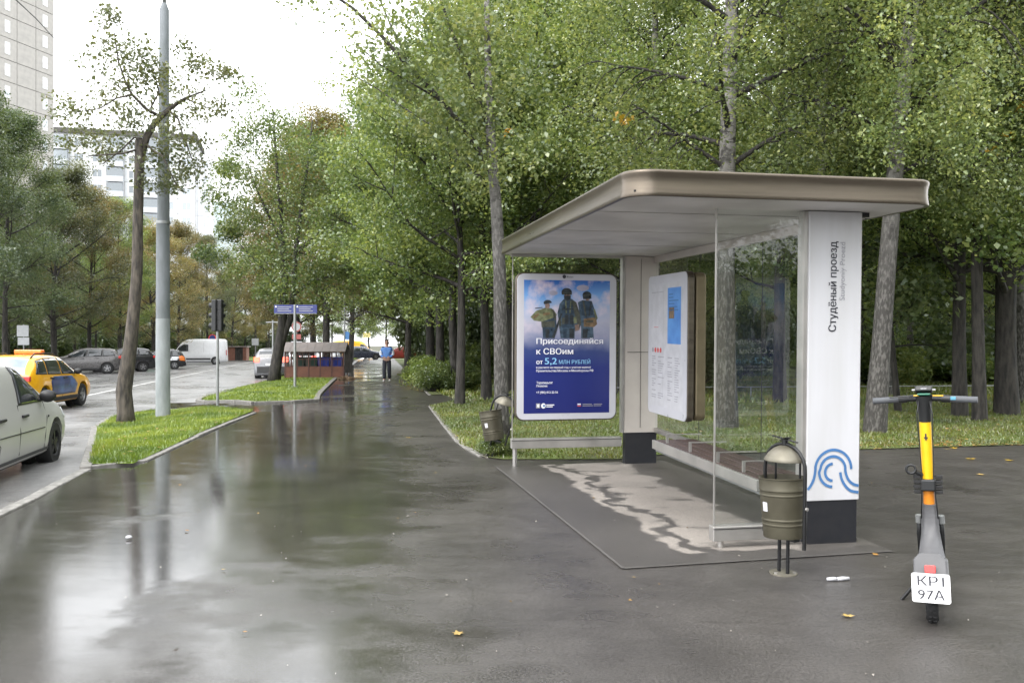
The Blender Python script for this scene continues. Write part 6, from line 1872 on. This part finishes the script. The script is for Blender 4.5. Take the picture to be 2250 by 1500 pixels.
# --- shrubs
def shrub(seed, n, r, leafm, leaf=.075):
    rng = np.random.default_rng(seed); cen, sg, cn = [], [], []; w = MB()
    for k in range(46):
        a = rng.uniform(0, 6.28); rr = r * math.sqrt(rng.random()); h = r * rng.uniform(.35, 1.15) * (1.15 - .5 * rr / r)
        cen.append((rr * math.cos(a), rr * math.sin(a), h)); sg.append(.20 * r * rng.uniform(.8, 1.4)); cn.append(int(n / 46))
        w.tube([(0.15 * rr * math.cos(a), .15 * rr * math.sin(a), -.05), (rr * .7 * math.cos(a), rr * .7 * math.sin(a), h * .55), cen[-1]], [.014, .009, .004], 4, False)
    return w.mesh('stems', 'bark_dark', True), leaves_mesh('foliage', cen, sg, cn, leaf, leafm, rng, .8, .5, .1)
SHR = [shrub(51, 12000, 1.0, 'leaf_green'), shrub(52, 12000, 1.05, 'leaf_lime')]
def plant_shrub(label, pos, s, v, leafm=None, group=None):
    t = thing('shrub', label, 'shrub', pos, (0, 0, random.uniform(0, 6.28)), group); t.scale = s if isinstance(s, tuple) else (s, s, s)
    link_mesh('stems', SHR[v][0], t); o = link_mesh('foliage', SHR[v][1], t)
    if leafm: o.material_slots[0].link = 'OBJECT'; o.material_slots[0].material = MATS[leafm]
for (px, D, s, v, m, lb) in ((955, 28.5, .70, 0, 'leaf_green', 'rounded green shrub at the near end of the hedge by the path'), (948, 33.0, .80, 1, None, 'light green shrub in the middle of the hedge by the path'), (985, 29.5, .72, 0, 'leaf_green', 'dark green shrub behind the near end of the hedge'), (930, 38.0, .80, 1, None, 'light green shrub at the far end of the hedge by the path'), (1015, 29.5, .70, 0, None, 'low shrub between hedge and the stout dark trunk'), (975, 36, .9, 0, 'leaf_dark', 'dark shrub behind the middle of the hedge')):
    plant_shrub(lb, pt(px, D), s, v, m, 'hedge shrubs beside the path')
for k in range(20):
    px = -160 + k * 42; D = 74 + k * 4.2
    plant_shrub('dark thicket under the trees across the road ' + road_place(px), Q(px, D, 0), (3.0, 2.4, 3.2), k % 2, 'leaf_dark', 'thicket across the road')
for k, (x, y) in enumerate(((5, -16), (8, -13.5), (11, -12), (14, -10), (17, -8.5), (20, -6), (22.5, -3), (7, -19), (25, 1), (1, -19), (27, 6))):  # unseen shrubs added to keep bright sky out of the glass reflection
    plant_shrub('unseen shrub added behind the viewpoint to darken the glass reflection', (x, y, 0), (2.2, 2.2, 2.6), k % 2, 'leaf_dark', 'shrubs added behind the viewpoint')
for k in range(26):
    D = rw.uniform(27, 50); px = rw.uniform(1040, 2350)
    if D < 30 and px > 1850: continue
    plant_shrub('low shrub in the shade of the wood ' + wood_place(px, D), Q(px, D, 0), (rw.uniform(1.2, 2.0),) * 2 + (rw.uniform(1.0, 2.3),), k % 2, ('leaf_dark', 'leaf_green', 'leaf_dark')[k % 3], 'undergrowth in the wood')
for k in range(26):
    px = 930 + k * 60; D = 66 + (k % 4) * 5
    N_('tree', 'tree in the farthest rows of the wood ' + wood_place(px), (MAPLE + BIRCH)[k % 5], Q(px, D, 0), rw.uniform(.95, 1.15), rw.uniform(0, 6.28), 'farthest trees of the wood', ('leaf_dark', 'leaf_green')[k % 2] if k % 5 < 3 else None, 'bark_dark')
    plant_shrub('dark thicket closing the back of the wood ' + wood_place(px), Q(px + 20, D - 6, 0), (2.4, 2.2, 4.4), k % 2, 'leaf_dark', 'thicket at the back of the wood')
plant_shrub('small weed tuft at the foot of the far litter bin', P(1092, 1001), .22, 0, 'leaf_green')
# low railing at the back of the grass
rl = thing('railing', 'thin grey rail running low behind the grass in the wood', 'railing', Q(1700, 24.5))
rb_ = Q(1700, 24.5)
a_, c_ = at(1200, 852, 24.5) - rb_, at(2400, 846, 24.5) - rb_
MB().tube([a_, c_], .018, 6).obj('rail', 'galvanised', rl)
for k in range(9):
    p = a_.lerp(c_, k / 8); MB().tube([(p.x, p.y, -.1), (p.x, p.y, p.z)], .016, 6).obj('post', 'galvanised', rl)

# ------------------------------------------------------------------ small things on the ground
def fallen_leaf(label, px, py, size, material, rz):
    p = P(px, py, .004 if not (1560 < px < 1700 and py < 1260) else .012)
    outl = [(0, -.5), (.14, -.28), (.45, -.32), (.30, -.05), (.5, .15), (.2, .18), (.12, .32), (0, .55), (-.12, .32), (-.2, .18), (-.5, .15), (-.30, -.05), (-.45, -.32), (-.14, -.28)]
    m = MB(); m.v = [(0, 0, .012 * size / .1)] + [(x * size, y * size, .004 + .02 * size / .1 * (abs(x) + abs(y)) * random.uniform(.2, 1)) for x, y in outl]
    m.f = [(0, i + 1, (i + 1) % 14 + 1) for i in range(14)]
    tag(m.obj('fallen_leaf', material, loc=p, rot=(0, 0, rz)), label, 'leaf', 'single leaves fallen on the paving')
fallen_leaf('orange leaf lying alone on the wet asphalt in the foreground', 1006, 1392, .065, 'litter_leaf', .4)
fallen_leaf('yellow leaf on the asphalt behind the scooter stem, left one', 2096, 985, .12, 'leaf_yellow', 1.0)
fallen_leaf('yellow leaf on the asphalt right of the scooter', 2132, 1009, .13, 'leaf_yellow', 2.0)
fallen_leaf('yellow leaf on the asphalt near the right edge', 2218, 1012, .11, 'leaf_yellow', 3.0)
fallen_leaf('brown leaf on the asphalt below the yellow ones', 2155, 1043, .10, 'litter_leaf', 4.0)
fallen_leaf('pale torn leaf in front of the scooter wheel', 1862, 1354, .07, 'litter_leaf', .3)
fallen_leaf('small pale leaf on the wet path left of the litter bin by the grass', 897, 962, .09, 'litter_leaf', .9)
ro = P(1842, 1271, .014)
t = thing('paper_roll', 'crumpled white paper roll on the asphalt right of the litter bin', 'litter', ro, (0, 0, R(6)))
MB().tube([(-.075, 0, 0), (-.04, .003, .001), (-.012, 0, 0)], [.010, .013, .011], 8).obj('half', 'paper', t, smooth_=True)
MB().tube([(-.008, 0, 0), (.03, .004, .001), (.075, .006, 0)], [.011, .013, .010], 8).obj('half', 'paper', t, smooth_=True)
pk = P(283, 1181, .012)
tag(MB().lathe([(.001, .0), (.020, 0), (.026, .005), (.017, .016), (.001, .019)], 14).obj('bottle_cap', 'paper', loc=pk, smooth_=True), 'small white lump in the puddle in front of the lawn', 'litter')
# crumbs of leaf and paper nobody would count
rng = np.random.default_rng(77)
V, F = [], []
def crumbs(n, pick, size, dz):
    for _ in range(n):
        x, y = pick()
        z = gz(x, y) + dz; s = size * rng.uniform(.4, 1.4); a = rng.uniform(0, 6.28)
        o = len(V)
        for q in range(4): V.append((x + s * math.cos(a + q * 1.57) * (1 if q % 2 else .55), y + s * math.sin(a + q * 1.57) * (1 if q % 2 else .55), z + rng.uniform(.001, .012)))
        F.append((o, o + 1, o + 2, o + 3))
def pick_pave():
    while True:
        x, y = rng.uniform(-4, 9), rng.uniform(2.5, 12)
        if in_poly(x, y, PAVE_XY): return x, y
def pick_edge():
    f = rng.random(); p = P(1900 + 350 * f, 982); return p.x + rng.normal(0, .3), p.y + abs(rng.normal(0, .5))
def pick_path():
    f = rng.random(); p = P(870 + 65 * f, 795 + 65 * f); return p.x - abs(rng.normal(0, .5)), p.y
def pick_lawn(): 
    x, y = rng.uniform(-1, 16), rng.uniform(11.8, 19); return x, y
crumbs(380, pick_pave, .006, .004); crumbs(16, pick_pave, .016, .004); 
tag(link_mesh('paper_crumbs', quick_mesh('paper_crumbs', np.array(V), np.array(F), 'crumb')), 'tiny pale crumbs of litter scattered over the asphalt', 'litter', kind='stuff')
V, F = [], []
crumbs(220, pick_edge, .04, .02); crumbs(260, pick_path, .06, .012); crumbs(350, pick_lawn, .04, .045); crumbs(60, pick_pave, .022, .004)
def pick_isl():
    while True:
        x, y = rng.uniform(-9, -3), rng.uniform(9.5, 19)
        if in_poly(x, y, ISL1): return x, y
crumbs(70, pick_isl, .035, .06)
tag(link_mesh('leaf_litter', quick_mesh('leaf_litter', np.array(V), np.array(F), 'litter_leaf')), 'fallen brown leaves along the edge of the grass', 'leaves', kind='stuff')
V, F = [], []
lp = P(760, 832)
crumbs(500, lambda: (lp.x + rng.normal(0, .35), lp.y + rng.normal(0, .5)), .07, .01)
V2 = np.array(V); r2 = np.hypot(V2[:, 0] - lp.x, V2[:, 1] - lp.y); V2[:, 2] += np.maximum(0, .18 - .3 * r2) * rng.random(len(V2))
tag(link_mesh('leaf_pile', quick_mesh('leaf_pile', V2, np.array(F), 'litter_brown')), 'swept pile of brown leaves in front of the bin shed', 'leaves', kind='stuff')
